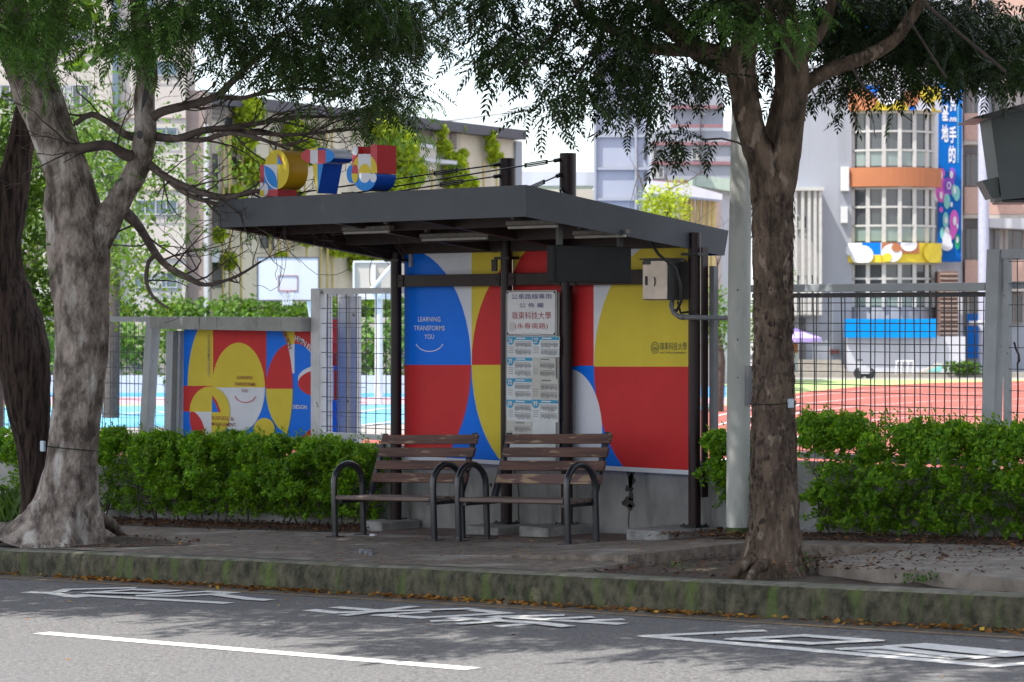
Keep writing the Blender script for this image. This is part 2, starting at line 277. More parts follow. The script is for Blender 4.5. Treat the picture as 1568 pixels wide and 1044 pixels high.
def catmull(P, rads, step=.08):
    P = [Vector(p) for p in P]; out = []; ro = []
    for i in range(len(P)-1):
        p0 = P[max(i-1, 0)]; p1 = P[i]; p2 = P[i+1]; p3 = P[min(i+2, len(P)-1)]
        n = max(2, int((p2-p1).length/step))
        for k in range(n):
            t = k/n; out.append(.5*((2*p1)+(p2-p0)*t+(2*p0-5*p1+4*p2-p3)*t*t+(3*p1-p0-3*p2+p3)*t*t*t)); ro.append(rads[i]*(1-t)+rads[i+1]*t)
    out.append(P[-1]); ro.append(rads[-1]); return out, ro
def limb(mb, P, rads, n=16, lump=.10, step=.08, seed=0.0, root=None, freq=3.0, mi=0, fine=0.0):
    pts, rs = catmull(P, rads, step); k = len(pts); vs = []; prev = None
    for i, p in enumerate(pts):
        t = (pts[min(i+1, k-1)]-pts[max(i-1, 0)]).normalized()
        a = t.orthogonal().normalized() if prev is None else (prev-t*prev.dot(t)).normalized()
        prev = a; b = t.cross(a)
        for j in range(n):
            q = 2*math.pi*j/n; d = a*math.cos(q)+b*math.sin(q); r = rs[i]
            s = p+d*r; nn = noise.noise(Vector((s.x*freq+seed, s.y*freq, s.z*freq*.45)))+.5*noise.noise(Vector((s.x*freq*2.6, s.y*freq*2.6+seed, s.z*freq)))
            r *= 1+lump*nn+lump*.7*noise.noise(Vector((s.x*freq*2.2, s.y*freq*2.2-seed, s.z*.55)))
            if fine: r += fine*noise.noise(Vector((s.x*22+seed, s.y*22, s.z*9)))+fine*.6*noise.noise(Vector((s.x*48+seed, s.y*48, s.z*26)))
            if root:
                h = (p.z-pts[0].z); e = math.exp(-h/root[0]); ang = math.atan2(d.y, d.x)
                r += root[1]*e*(.35+.65*max(0, math.cos(root[2]*ang+seed+1.3*math.sin(ang*2)))**2)+root[1]*.4*math.exp(-h/(root[0]*.35))
            vs.append(p+d*r)
    fs = [(i*n+j, i*n+(j+1) % n, (i+1)*n+(j+1) % n, (i+1)*n+j) for i in range(k-1) for j in range(n)]
    mb.add(vs, fs, mi, True); mb.add(vs[-n:], [tuple(range(n))], mi); return pts
# ================================================================== SETTING
def wo(x): return .004 if x < 1.5 else (.065 if x > 3.5 else .004+.061*(x-1.5)/2)
def strip(mb, xs, y0, y1, zf, mi=0, ny=1, skirt=0.0):
    for a, b in zip(xs[:-1], xs[1:]):
        mb.add([(a, y0, gz(a)+zf(a)), (b, y0, gz(b)+zf(b)), (b, y1, gz(b)+zf(b)), (a, y1, gz(a)+zf(a))], [(0, 1, 2, 3)], mi)
        if skirt: mb.add([(a, y0, gz(a)+zf(a)-skirt), (b, y0, gz(b)+zf(b)-skirt), (b, y0, gz(b)+zf(b)), (a, y0, gz(a)+zf(a))], [(0, 1, 2, 3)], mi)
def struct(o): o['kind'] = 'structure'; return o
m = MB(); m.poly([(-1500, -1500, -1.35), (1500, -1500, -1.35), (1500, 1500, -1.35), (-1500, 1500, -1.35)]); struct(m.build('ground', 'ground'))
m = MB(); m.poly([(-26, -40, gz(-26)-.235), (60, -40, gz(60)-.235), (60, -2.6, gz(60)-.235), (-26, -2.6, gz(-26)-.235)]); struct(m.build('road', 'asphalt'))
# kerb: profile swept along the street with small irregularities
m = MB(); prof = [(-2.665, -.26), (-2.66, -.12), (-2.652, -.045), (-2.63, -.012), (-2.59, .002), (-2.52, .004), (-2.44, .002), (-2.44, -.1)]
xs = [-26+i*.12 for i in range(460)]; vs = []
for x in xs:
    for k, (y, z) in enumerate(prof):
        j = .012*noise.noise(Vector((x*1.1, k*.35, 0)))+.007*noise.noise(Vector((x*5, k*.8, 3)))
        vs.append((x, y+j-(.10*max(0, (-x-1.5))/3 if x < -1.5 and x > -9 else (.25 if x <= -9 else 0)), gz(x)+z+(j*.5 if k > 1 else 0)))
n = len(prof); fsA = []; fsB = []
for i in range(len(xs)-1):
    for k in range(n-1): (fsA if k < 3 else fsB).append((i*n+k, (i+1)*n+k, (i+1)*n+k+1, i*n+k+1))
m.add(vs, fsA, 0, True); m.f += fsB; m.m += [1]*len(fsB); m.sm += [True]*len(fsB); struct(m.build('kerb', ['kerb', 'kerbtop']))
# pavement
m = MB()
XS = [-26, -15, -8, -4, -2, -1, 0, .8, 1.5]; strip(m, XS, -2.445, 1.2, wo)
strip(m, [1.5, 2.0, 2.5, 3.0, 3.55], -1.55, 1.2, wo, 0, skirt=.14)
strip(m, [3.55, 4.2, 5.25], -.08, 1.2, wo, 0, skirt=.16)
m.add([(3.55, -1.55, gz(3.55)+.065), (3.55, -.08, gz(3.55)+.065), (3.55, -.08, gz(3.55)-.1), (3.55, -1.55, gz(3.55)-.1)], [(0, 1, 2, 3)], 0)
m.add([(1.5, -2.445, gz(1.5)+.004), (3.6, -2.445, gz(3.6)+.004), (3.6, -1.5, gz(3.6)+.004), (1.5, -1.5, gz(1.5)+.004)], [(0, 1, 2, 3)], 0); m.add([(3.6, -2.445, gz(3.6)-.09), (3.6, -1.5, gz(3.6)-.09), (3.6, -1.5, gz(3.6)+.004), (3.6, -2.445, gz(3.6)+.004)], [(0, 1, 2, 3)], 0)
struct(m.build('pavement', 'walk'))
m = MB(); P = [(5.28, 1.2), (5.25, -1.25), (5.29, -1.42), (5.42, -1.56), (6.3, -1.86), (7.7, -2.33), (8.4, -2.43), (60, -2.43), (60, 1.2)]
top = [(x, y, gz(x)+.068) for x, y in P]; m.add([(x, y, gz(x)+.068) for x, y in P], [tuple(range(len(P)))], 0)
for a, b in zip(P[:-1], P[1:]): m.add([(a[0], a[1], gz(a[0])-.08), (b[0], b[1], gz(b[0])-.08), (b[0], b[1], gz(b[0])+.068), (a[0], a[1], gz(a[0])+.068)], [(3, 2, 1, 0)], 0)
struct(m.build('pavement_slab', 'slab'))
m = MB(); G = 26; vs = []
for i in range(G+1):
    for j in range(14):
        x = 3.5+i*.19; y = -2.45+j*.19
        vs.append((x, y, gz(x)-.03+.03*noise.noise(Vector((x*3, y*3, 0)))))
m.add(vs, [(i*14+j, (i+1)*14+j, (i+1)*14+j+1, i*14+j+1) for i in range(G) for j in range(13)], 0, True); struct(m.build('tree_pit_soil', 'soil'))
m = MB(); strip(m, [-1.6, -.5, .6, 1.5, 2.2, 2.5], .42, 1.16, lambda x: wo(x)+.005); struct(m.build('shelter_paving', 'tile'))
m = MB(); strip(m, [-26, -12, -6, -3.5, -1.75], .30, 1.18, lambda x: wo(x)+.006); strip(m, [2.75, 3.5, 5, 7, 12, 30], .42, 1.18, lambda x: wo(x)+.006); struct(m.build('planting_soil', 'soil'))
m = MB(); pp = [(-3.5+1.55*math.cos(t)*(1+.12*math.sin(3*t)), -1.75+.62*math.sin(t)*(1+.15*math.cos(4*t))) for t in [2*math.pi*i/28 for i in range(28)]]; m.poly([(x, y, gz(x)+.010) for x, y in pp]); struct(m.build('root_soil', 'soil'))
# yellow line, lane line and the painted characters
ROAD = -.235
def rp(u, v, h=.004): return onG(u, v, ROAD+h)
m = MB(); a = (-26, -3.02); b = (60, -3.02)
ys = [onG(u, v, ROAD).y for u, v in ((150, 893), (800, 930), (1500, 976))]; yl = sum(ys)/3
m.poly([(-26, yl-.045, gz(-26)+ROAD+.004), (60, yl-.045, gz(60)+ROAD+.004), (60, yl+.045, gz(60)+ROAD+.004), (-26, yl+.045, gz(-26)+ROAD+.004)]); struct(m.build('edge_line', 'yline'))
m = MB(); m.poly([(-26, yl+.06, gz(-26)+ROAD+.004), (60, yl+.06, gz(60)+ROAD+.004), (60, -2.5, gz(60)+ROAD+.004), (-26, -2.5, gz(-26)+ROAD+.004)]); struct(m.build('gutter', 'gutter'))
m = MB(); A = rp(50, 970); B = rp(737, 1022); yy = (A.y+B.y)/2
for x0 in (A.x-12, A.x, A.x+12, A.x+24, A.x-24):
    x1 = x0+(B.x-A.x); m.poly([(x0, yy-.07, gz(x0)+ROAD+.004), (x1, yy-.07, gz(x1)+ROAD+.004), (x1, yy+.07, gz(x1)+ROAD+.004), (x0, yy+.07, gz(x0)+ROAD+.004)])
struct(m.build('lane_line', 'mark'))
def stroke(mb, pts, wid=.10, h=.004):
    P = [rp(u, v, h) for u, v in pts]
    for i, (a, b) in enumerate(zip(P[:-1], P[1:])):
        d = (b-a); d.z = 0; d.normalize(); nrm = Vector((-d.y, d.x, 0))*wid/2; e = d*wid*.4
        q = [a-e-nrm, b+e-nrm, b+e+nrm, a-e+nrm]; mb.poly([(p.x, p.y, gz(p.x)+ROAD+h+i*.0006) for p in q])
Z3 = lambda x, y: (x/2.904, 800+y/2.904)
Z4 = lambda x, y: (450+x/2.8, 800+y/2.8)
Z5 = lambda x, y: (950+x/2.537, 800+y/2.537)
def chars(name, fn, strokes, wid=.125):
    mb = MB()
    for k, s in enumerate(strokes): stroke(mb, [fn(*p) for p in s], wid, .004+.0045*(k % 4)*.5)
    struct(mb.build(name, 'mark'))
chars('road_marking', Z3, [[(130, 309), (232, 314), (318, 328), (352, 331)], [(355, 322), (1000, 357)], [(268, 306), (300, 297), (580, 290)], [(400, 311), (590, 297), (775, 303), (640, 315), (400, 311)], [(630, 323), (915, 306), (1030, 312), (960, 319)], [(640, 325), (775, 326)], [(810, 325), (950, 318), (1120, 340), (1180, 344)]])
chars('road_marking', Z4, [[(80, 375), (190, 386), (240, 384)], [(190, 363), (400, 380)], [(230, 395), (310, 385), (498, 361)], [(240, 384), (725, 369)], [(725, 369), (905, 388), (550, 408), (370, 397), (560, 384)], [(615, 421), (860, 411)], [(690, 408), (1060, 431), (1100, 436), (1160, 444)], [(730, 432), (870, 421)], [(895, 443), (1050, 429)], [(870, 402), (1388, 433)], [(905, 402), (1130, 397)], [(1120, 411), (1255, 405)], [(1210, 423), (1385, 415)]])
chars('road_marking', Z5, [[(105, 440), (1450, 556), (1590, 546)], [(105, 440), (535, 420)], [(445, 452), (710, 438), (985, 458), (745, 470), (445, 452)], [(875, 490), (1020, 484), (1330, 521)], [(875, 490), (1290, 526), (1440, 519)], [(1010, 487), (1390, 524)], [(1065, 479), (1180, 473), (1600, 512)], [(1125, 477), (1500, 516), (1600, 508)]])
# campus ground behind the fence: one sheet to the horizon, coloured courts on top (all 6-12 mm sheets)
m = MB(); m.poly([(-1400, 1.34, -.62), (1400, 1.34, -.62), (1400, 1500, -.62), (-1400, 1500, -.62)]); struct(m.build('campus_ground', 'ground'))
def court(name, pts, mt, z):
    mb = MB(); mb.poly([onZ(u, v, z) for u, v in pts]); struct(mb.build(name, mt))
court('sports_court', [(-500, 608), (1112, 608), (1112, 590), (-500, 590)], 'court_b', -.607)
court('sports_court', [(-500, 619), (1112, 619), (1112, 609), (-500, 607)], 'court_p', -.601)
court('sports_court', [(-500, 662), (560, 650), (900, 640), (1112, 625), (1112, 621), (700, 618), (-500, 627)], 'court_lb', -.607)
court('sports_court', [(-500, 700), (300, 740), (1000, 700), (1150, 640), (1112, 628), (620, 664), (-500, 690)], 'track', -.602)
court('sports_court', [(-500, 640), (1112, 640), (1400, 600), (1800, 600), (1800, 581), (1112, 581), (-500, 590)], 'court_g', -.612)
court('running_track', [(1070, 800), (2300, 800), (2300, 583), (1568, 583), (1430, 586), (1320, 591), (1230, 600), (1070, 628)], 'track', -.596)
m = MB()
def cline(pts, wid=.12, z=-.590):
    P = [onZ(u, v, z) for u, v in pts]
    for a, b in zip(P[:-1], P[1:]):
        d = (b-a).normalized(); q = Vector((-d.y, d.x, 0))*wid/2; m.poly([a-q, b-q, b+q, a+q])
for s in ([(-100, 621), (160, 619), (440, 621), (600, 618), (760, 620)], [(540, 632), (580, 626), (620, 624), (700, 624)], [(530, 652), (560, 650), (600, 646), (700, 640)], [(150, 636), (240, 630), (380, 640)], [(-50, 600), (200, 600), (700, 602)], [(1085, 612), (1112, 611)]): cline(s, .16)
for k in range(7): cline([(1100, 636+k*14), (1230, 606+k*12), (1320, 598+k*11.5), (1430, 592+k*11), (1568, 588+k*11), (1800, 586+k*11.5)], .07, -.588)
struct(m.build('court_lines', 'line'))
# low concrete wall with a lighter cap
w0 = thing('low_concrete_wall', 'long low grey concrete wall behind the shelter and hedges', 'wall', (0, 1.24, 0))
m = MB(); m.box(-26, -6.1, 1.17, 1.335, -1.9, .45); m.box(-6.1, -3.45, 1.17, 1.335, -1.9, .58); m.box(-3.45, 2.62, 1.17, 1.335, -1.5, .755); m.box(2.62, 6, 1.17, 1.335, -1.2, .80); m.box(6, 30, 1.17, 1.335, -1.2, 1.1); m.build('wall_body', 'conc', w0)
m = MB()
for k, (x, z, a, b) in enumerate(((1.19, .62, .05, .12), (1.2, .545, .045, .06), (1.17, .475, .05, .03), (1.195, .415, .028, .06), (1.17, .345, .075, .05), (1.185, .30, .035, .03), (-.62, .42, .02, .02))):
    pts = [(x+a*math.cos(t)*(1+.3*math.sin(3*t+k)), 1.167, z+b*math.sin(t)*(1+.3*math.cos(4*t+k))) for t in [i*.4 for i in range(15)]]; m.prism(pts, (0, .01, 0))
pts = [(1.168, 1.166, .30), (1.16, 1.166, .15), (1.172, 1.166, .06), (1.18, 1.166, .06), (1.172, 1.166, .16), (1.185, 1.166, .30)]; m.prism(pts, (0, .01, 0))
m.tube([(-.33, 1.166, .62), (-.27, 1.166, .5), (-.24, 1.166, .35), (-.25, 1.166, .2), (-.24, 1.166, .1)], .004, 5)
m.build('worn_patch', 'patch', w0)
# ================================================================== FENCES
def wires(mb, x0, x1, y, z0, z1, dx, dz, r=.0042, wob=.004):
    n = int((x1-x0)/dx)
    for i in range(n+1):
        x = x0+dx*(i+.5)
        if x < x1: j = random.uniform(-wob, wob)*2; mb.tube([(x+j, y, z0), (x-j*.5, y, (z0+z1)/2), (x+j+random.uniform(-wob, wob)*2, y, z1)], r, 4, 0, False, False)
    n = int((z1-z0)/dz)
    for i in range(n+1):
        z = z0+dz*(i+.4)
        if z < z1: j = random.uniform(-wob, wob); mb.tube([(x0, y-.007, z+j), (x1, y-.007, z-j)], r, 4, 0, False, False)
f = thing('mesh_fence', 'grey steel fence panel of square wire mesh right of the brown trunk', 'fence', (3.8, 1.4, .7))
m = MB(); m.box(2.28, 4.93, 1.36, 1.42, 2.285, 2.352, 0, 0, .004); m.box(2.28, 4.93, 1.36, 1.42, .82, .87); m.box(2.66, 2.76, 1.35, 1.43, .8, 2.286); m.box(2.28, 2.32, 1.36, 1.42, .87, 2.284); m.build('frame', 'fence', f)
m = MB(); wires(m, 2.32, 4.91, 1.375, .87, 2.28, .152, .178, .0058); m.build('wire_mesh', 'wire', f)
m = MB(); wires(m, 2.36, 4.93, 1.52, .80, 2.24, .158, .178, .0048); m.box(2.36, 4.93, 1.50, 1.54, 2.235, 2.275); m.build('rear_mesh', 'wire', f)
f = thing('fence_gate', 'grey steel gate frame with a chain at the right edge', 'gate', (5.3, 1.42, .7))
m = MB(); lean = .045
m.hexa([(4.90, 1.34, .8), (5.02, 1.34, .8), (5.02, 1.46, .8), (4.90, 1.46, .8), (4.965, 1.34, 2.625), (5.085, 1.34, 2.625), (5.085, 1.46, 2.625), (4.965, 1.46, 2.625)]); m.build('post', 'fence', f)
m = MB(); m.box(5.088, 7.6, 1.36, 1.44, 2.55, 2.625); m.box(5.10, 5.15, 1.38, 1.43, .8, 2.548); m.box(5.40, 5.50, 1.5, 1.6, .8, 2.50); m.box(5.10, 7.6, 1.5, 1.55, 2.30, 2.36); m.box(5.9, 5.96, 1.5, 1.6, .8, 2.5); m.box(7.5, 7.6, 1.36, 1.46, .8, 2.548); m.build('frame', 'fence', f)
m = MB(); wires(m, 5.15, 7.5, 1.40, .85, 2.548, .15, .178); m.build('wire_mesh', 'wire', f)
m = MB(); m.tube([onY(1553, 524, 1.36), onY(1556, 535, 1.35), onY(1560, 543, 1.34), onY(1561, 552, 1.34), onY(1558, 556, 1.34)], .009, 6); m.tube([onY(1558, 556, 1.34), onY(1559, 600, 1.35), onY(1557, 660, 1.35)], .007, 5); m.build('chain', 'bolt', f)
f = thing('mesh_fence', 'grey wire mesh fence section between the two left trees and the mural', 'fence', (-7.3, 1.4, .4))
m = MB(); m.box(-9.6, -6.24, 1.36, 1.42, 2.0, 2.06); m.box(-9.6, -6.24, 1.36, 1.42, .5, .55)
m.hexa([(-6.40, 1.32, .45), (-6.28, 1.32, .45), (-6.28, 1.44, .45), (-6.40, 1.44, .45), (-6.24, 1.32, 2.06), (-6.12, 1.32, 2.06), (-6.12, 1.44, 2.06), (-6.24, 1.44, 2.06)])
m.box(-9.7, -9.6, 1.32, 1.44, .4, 2.1); m.build('frame', 'fence', f)
m = MB(); wires(m, -9.6, -6.26, 1.375, .5, 2.0, .15, .18); m.build('wire_mesh', 'wire', f)
m = MB(); wires(m, -9.6, -5.7, 1.52, .5, 1.98, .16, .18, .0034); m.build('rear_mesh', 'wire', f)
f = thing('mesh_gate', 'pale grey gate of double wire mesh left of the shelter', 'gate', (-2.8, 1.4, .7))
m = MB(); m.box(-3.45, -3.31, 1.33, 1.43, .62, 2.36, 0, 0, .004); m.box(-3.309, -1.78, 1.35, 1.41, 2.30, 2.36); m.box(-3.309, -1.78, 1.35, 1.41, .79, .845)
m.build('frame', 'fencewhite', f)
m = MB(); q_ = [onY(u, 600, 2.07).x for u in (497, 506, 523, 536, 539, 547)]
for a_, b_, y_ in ((q_[0], q_[1], 0), (q_[2], q_[3], 0), (q_[4], q_[5], .03)): m.box(a_, b_, 2.02+y_, 2.10+y_, .3, 2.285)
m.box(q_[0], q_[5], 2.03, 2.09, 2.288, 2.36); m.build('rear_frame', 'fencewhite', f)
m = MB(); wires(m, -3.309, -1.8, 1.375, .845, 2.30, .15, .155, .0055); m.build('wire_mesh', 'wire', f)
m = MB(); wires(m, -3.9, -3.25, 1.95, .6, 2.28, .15, .16, .0035); m.tube([(-3.36, 1.30, .70), (-2.7, 1.30, .68), (-1.8, 1.30, .64)], .018, 6); m.build('side_mesh', 'wirepale', f)
# ================================================================== PRINTED PANELS
ZP = .00045
class Art:
    """layered flat print on a board standing at y = Y; shapes in photograph pixels"""
    def __init__(s, Y, cl): s.Y = Y; s.cl = cl; s.mb = MB(); s.k = 0
    def base(s, mi=0, th=.02):
        P = [onY(u, v, s.Y) for u, v in s.cl]; s.mb.prism(P, (0, th, 0), mi)
    def sh(s, pts, mi, *clips):
        p = clip(pts, s.cl)
        for c in clips: p = clip(p, c) if p else p
        if p: s.k += 1; s.mb.poly([onY(u, v, s.Y-ZP*s.k) for u, v in p], mi)
    def text(s, body, u, v, w, h, mi, bold=0.0, rot=0.0):
        c = onY(u, v, s.Y); a = onY(u+w/2, v, s.Y)-onY(u-w/2, v, s.Y); b = onY(u, v-h/2, s.Y)-onY(u, v+h/2, s.Y)
        if rot:
            W = h; H = w  # turned lettering: w is thickness on the picture, h the run
            ux = Vector((0, 0, -1)) if rot > 0 else Vector((0, 0, 1)); uz = Vector((1, 0, 0)) if rot > 0 else Vector((-1, 0, 0))
            put_text(s.mb, body, c, ux, uz, b.length, a.length, mi, bold, (0, -ZP*(s.k+1.5), 0))
        else: put_text(s.mb, body, c, (1, 0, 0), (0, 0, 1), a.length, b.length, mi, bold, (0, -ZP*(s.k+1.5), 0))
    def arc(s, cx, cy, a, b, t0, t1, wid, mi):
        n = 14; o = ell(cx, cy, a, b, n, t0, t1)+[(cx+a*math.cos(t1), cy+b*math.sin(t1))]; i = ell(cx, cy, a-wid, b-wid, n, t0, t1)+[(cx+(a-wid)*math.cos(t1), cy+(b-wid)*math.sin(t1))]
        for k in range(n): s.mb.poly([onY(u, v, s.Y-ZP*(s.k+1.5)) for u, v in (o[k], o[k+1], i[k+1], i[k])], mi)
PAL = ['p_blue', 'p_red', 'p_yel', 'p_white', 'ink', 'inkbrown', 'inkgrey']
BL, RD, YE, WH, IK, IB, IG = range(7)
def Z8(x, y): return (590+x/2.747, 350+y/2.747)
def zr(fn, x0, y0, x1, y1): return [fn(x0, y0), fn(x1, y0), fn(x1, y1), fn(x0, y1)]
YP = 1.09
a = Art(YP, [(619, 372), (768, 372), (768, 711.5), (619, 703.5)]); a.base(BL)
a.sh(zr(Z8, 60, 0, 363, 573), WH); a.sh(zr(Z8, 363, 0, 500, 573), YE); a.sh(zr(Z8, 60, 573, 500, 1100), BL)
s = 1/2.747; c1 = Z8(80, 573); c2 = Z8(645, 573)
up = rect(0, 0, 2000, c1[1]); dn = rect(0, c1[1], 2000, 2000)
a.sh(ell(*c1, 281*s, 490*s), BL, up); a.sh(ell(*c1, 281*s, 490*s), RD, dn); a.sh(ell(*c2, 282*s, 490*s), RD, up); a.sh(ell(*c2, 282*s, 490*s), YE, dn)
a.sh([(619, 697.3), (768, 705.3), (768, 712), (619, 704)], WH)
a.text('LEARNING', *Z8(186, 381), 94*s, 20*s, WH, .006); a.text('TRANSFORMS', *Z8(186, 418), 130*s, 20*s, WH, .006); a.text('YOU', *Z8(186, 454), 40*s, 20*s, WH, .006)
a.arc(*Z8(186, 468), 62*s, 50*s, R(20), R(160), 1.3, WH)
tag(a.mb.build('printed_panel', PAL), 'left shelter panel of blue, red and yellow curves with a white LEARNING TRANSFORMS YOU', 'panel', 'printed panels behind the shelter benches')
a = Art(YP, [(785, 372), (885, 372), (885, 717), (785, 711.5)]); a.base(RD)
a.sh(zr(Z8, 500, 0, 600, 300), YE); a.sh(ell(*Z8(645, 330), 125*s, 262*s), RD); a.sh(rect(780, 200, 900, 700), RD, rect(780, 415, 900, 560)); a.sh(rect(780, 561, 900, 760), BL)
a.sh([(785, 706), (885, 711), (885, 717.5), (785, 712)], WH)
tag(a.mb.build('printed_panel', PAL), 'middle shelter panel mostly red and hidden behind the notice board', 'panel', 'printed panels behind the shelter benches')
def Z1(x, y): return (830+x/2.088, 350+y/2.088)
s = 1/2.088
a = Art(YP, [(872, 366), (1058, 366), (1058, 727), (872, 717)]); a.base(BL)
a.sh(zr(Z1, 60, -20, 165, 438), RD); a.sh([Z1(165, -20), Z1(480, -20), Z1(480, 442), Z1(165, 438)], WH)
cx, cy = Z1(400, 440); up = [(0, 0), (2000, 0), (2000, cy+8), (cx+30, cy+1.2), (0, cy-1.8)]; dn = [(0, cy-1.8), (cx+30, cy+1.2), (2000, cy+8), (2000, 2000), (0, 2000)]
up = [(0, 0), (2000, 0), (2000, cy+.5), (0, cy+.5)]; dn = [(0, cy+.5), (2000, cy+.5), (2000, 2000), (0, 2000)]
a.sh(ell(cx, cy, 234*s, 402*s), YE, up); a.sh(ell(cx, cy, 234*s, 402*s), RD, dn); a.sh(zr(Z1, 400, 441, 500, 900), RD)
a.sh(ell(*Z1(85, 648), 107*s, 200*s), WH)
a.sh([(872, 710), (1058, 720), (1058, 727.5), (872, 717.5)], WH)
Q = lambda x, y: (980+x/19.6, 505+y/19.6)
a.text('嶺東科技大學', *Q(1005, 490), 41.5, 12.3, IK, .004); a.text('LING TUNG UNIVERSITY', *Q(1000, 685), 41.5, 3.0, IK, .006)
for rr in (1.0, .62):
    cx, cy = Q(450, 535); n = 30; o = ell(cx, cy, 6.4*rr, 9.3*rr, n); i = ell(cx, cy, 6.4*rr-.7, 9.3*rr-.9, n)
    for k in range(n): a.mb.poly([onY(u, v, a.Y-ZP*(a.k+1.6)) for u, v in (o[k], o[(k+1) % n], i[(k+1) % n], i[k])], IK)
for k in range(14):
    t = k*math.pi/7; a.mb.poly([onY(u, v, a.Y-ZP*(a.k+1.6)) for u, v in ell(cx+5.1*math.cos(t), cy+7.5*math.sin(t), .42, .6, 6)], IK)
a.mb.poly([onY(cx+x, cy+y, a.Y-ZP*(a.k+1.6)) for x, y in ((-.9, -1.4), (.9, -1.4), (1.1, .6), (0, 3.3), (-1.1, .6))], IK)
a.mb.poly([onY(cx+x, cy+y, a.Y-ZP*(a.k+1.6)) for x, y in ((-3, 0), (-2.4, 0), (-.9, 3.6), (-1.6, 4.2))], IK); a.mb.poly([onY(cx+x, cy+y, a.Y-ZP*(a.k+1.6)) for x, y in ((3, 0), (2.4, 0), (.9, 3.6), (1.6, 4.2))], IK)
tag(a.mb.build('printed_panel', PAL), 'right shelter panel with big yellow and red half circles and a small university crest', 'panel', 'printed panels behind the shelter benches')
# mural on the fence
def Z6(x, y): return (230+x/4.97, 470+y/4.97)
s = 1/4.97; YM = 1.46
a = Art(YM, [(282, 503), (486, 503), (486, 684), (280, 684)]); a.base(BL, .03)
a.sh(ell(*Z6(475, 600), 190*s, 530*s), YE, zr(Z6, 200, 100, 478, 602)); a.sh(zr(Z6, 478, 100, 884, 610), RD); a.sh(zr(Z6, 200, 600, 470, 795), RD)
C = Z6(672, 612); a.sh(ell(*C, 201*s, 341*s), YE, rect(0, 0, 2000, C[1])); a.sh(ell(*C, 201*s, 341*s), WH, rect(0, C[1], 2000, 2000))
big = ell(*Z6(880, 620), 205*s, 560*s); e2 = ell(*Z6(1085, 622), 205*s, 350*s); col = zr(Z6, 886, 100, 1098, 500)
a.sh(zr(Z6, 886, 100, 1098, 282), YE); a.sh(zr(Z6, 886, 282, 1098, 505), WH); a.sh(big, BL, zr(Z6, 886, 100, 1098, 622)); a.sh(e2, RD, big, zr(Z6, 860, 100, 1098, 622)); a.sh(e2, YE, big, zr(Z6, 860, 622, 1098, 1100))
a.sh(zr(Z6, 1098, 100, 1300, 282), RD); a.sh(zr(Z6, 1098, 282, 1300, 600), RD); a.sh(zr(Z6, 1140, 780, 1300, 1100), RD); a.sh(ell(*Z6(1100, 600), 203*s, 400*s), BL, zr(Z6, 1098, 600, 1300, 1100)); a.sh(ell(*Z6(1100, 600), 203*s, 322*s), BL, zr(Z6, 1098, 100, 1300, 602))
a.sh(ell(*Z6(1320, 545), 195*s, 105*s), WH); a.sh(ell(*Z6(1320, 580), 195*s, 108*s), RD)
e3 = Z6(453, 797); a.sh(ell(*e3, 153*s, 192*s), YE, rect(0, 0, 2000, e3[1])); a.sh(ell(*e3, 153*s, 225*s), WH, rect(0, e3[1], Z6(466, 0)[0], 2000)); a.sh(ell(*e3, 153*s, 225*s), YE, rect(Z6(466, 0)[0], e3[1], 2000, 2000))
a.sh(clip(ell(*Z6(290, 1000), 130*s, 215*s), ell(*Z6(470, 830), 170*s, 240*s)), RD, rect(0, e3[1], Z6(466, 0)[0], 2000)); a.sh([Z6(470, 690), Z6(535, 800), Z6(470, 800)], BL); a.sh([Z6(470, 668), Z6(505, 715), Z6(538, 800), Z6(520, 800), Z6(500, 745), Z6(472, 695)], RD)
a.sh(ell(*Z6(868, 930), 80*s, 86*s), YE)
a.text('LEARNING', *Z6(724, 536), 118*s, 26*s, IB, .008); a.text('TRANSFORMS', *Z6(724, 586), 164*s, 26*s, IB, .008); a.text('YOU', *Z6(722, 637), 50*s, 26*s, IB, .008); a.arc(*Z6(722, 670), 80*s, 58*s, R(8), R(172), 1.0, RD)
a.text('BUSINESS  &', *Z6(556, 846), 164*s, 30*s, IB, .008); a.text('MANAGEMENT', *Z6(563, 892), 182*s, 28*s, IB, .008)
a.text('INFORMATION', *Z6(450, 372), 17*s, 312*s, IG, .008, 1); a.text('DESIGN', *Z6(1145, 760), 108*s, 30*s, WH, .014)
def word_on_arc(a, word, pts, size, mi):
    n = len(word)
    for k, ch in enumerate(word):
        t = k/(max(n-1, 1))*(len(pts)-1); i = min(int(t), len(pts)-2); q = t-i
        u = pts[i][0]*(1-q)+pts[i+1][0]*q; v = pts[i][1]*(1-q)+pts[i+1][1]*q
        A = onY(*pts[i], a.Y); B = onY(*pts[i+1], a.Y); ux = (B-A).normalized(); uz = Vector((-ux.z, 0, ux.x))
        put_text(a.mb, ch, onY(u, v, a.Y), ux, uz, size*(.35 if ch == 'I' else .85), size, mi, .012, (0, -ZP*(a.k+1.5), 0))
word_on_arc(a, 'FASHION', [Z6(1012, 150), Z6(1030, 205), Z6(1052, 255), Z6(1068, 300)], .058, IB); word_on_arc(a, 'HUMAN ECO', [Z6(1120, 240), Z6(1160, 258), Z6(1200, 290), Z6(1248, 342)], .062, WH)
mural = tag(a.mb.build('mural_board', PAL), 'wide mural board of coloured ellipses above the left hedge', 'mural')
fr = thing('board_surround', 'pale metal surround and streaked cap beam around the mural board', 'frame', (-4.8, 1.4, .5))
m = MB(); m.hexa([(-6.02, 1.20, 1.925), (-3.455, 1.20, 1.905), (-3.455, 1.52, 1.905), (-6.02, 1.52, 1.925), (-6.02, 1.20, 2.06), (-3.455, 1.20, 2.055), (-3.455, 1.52, 2.055), (-6.02, 1.52, 2.06)]); m.build('cap_beam', 'cap', fr)
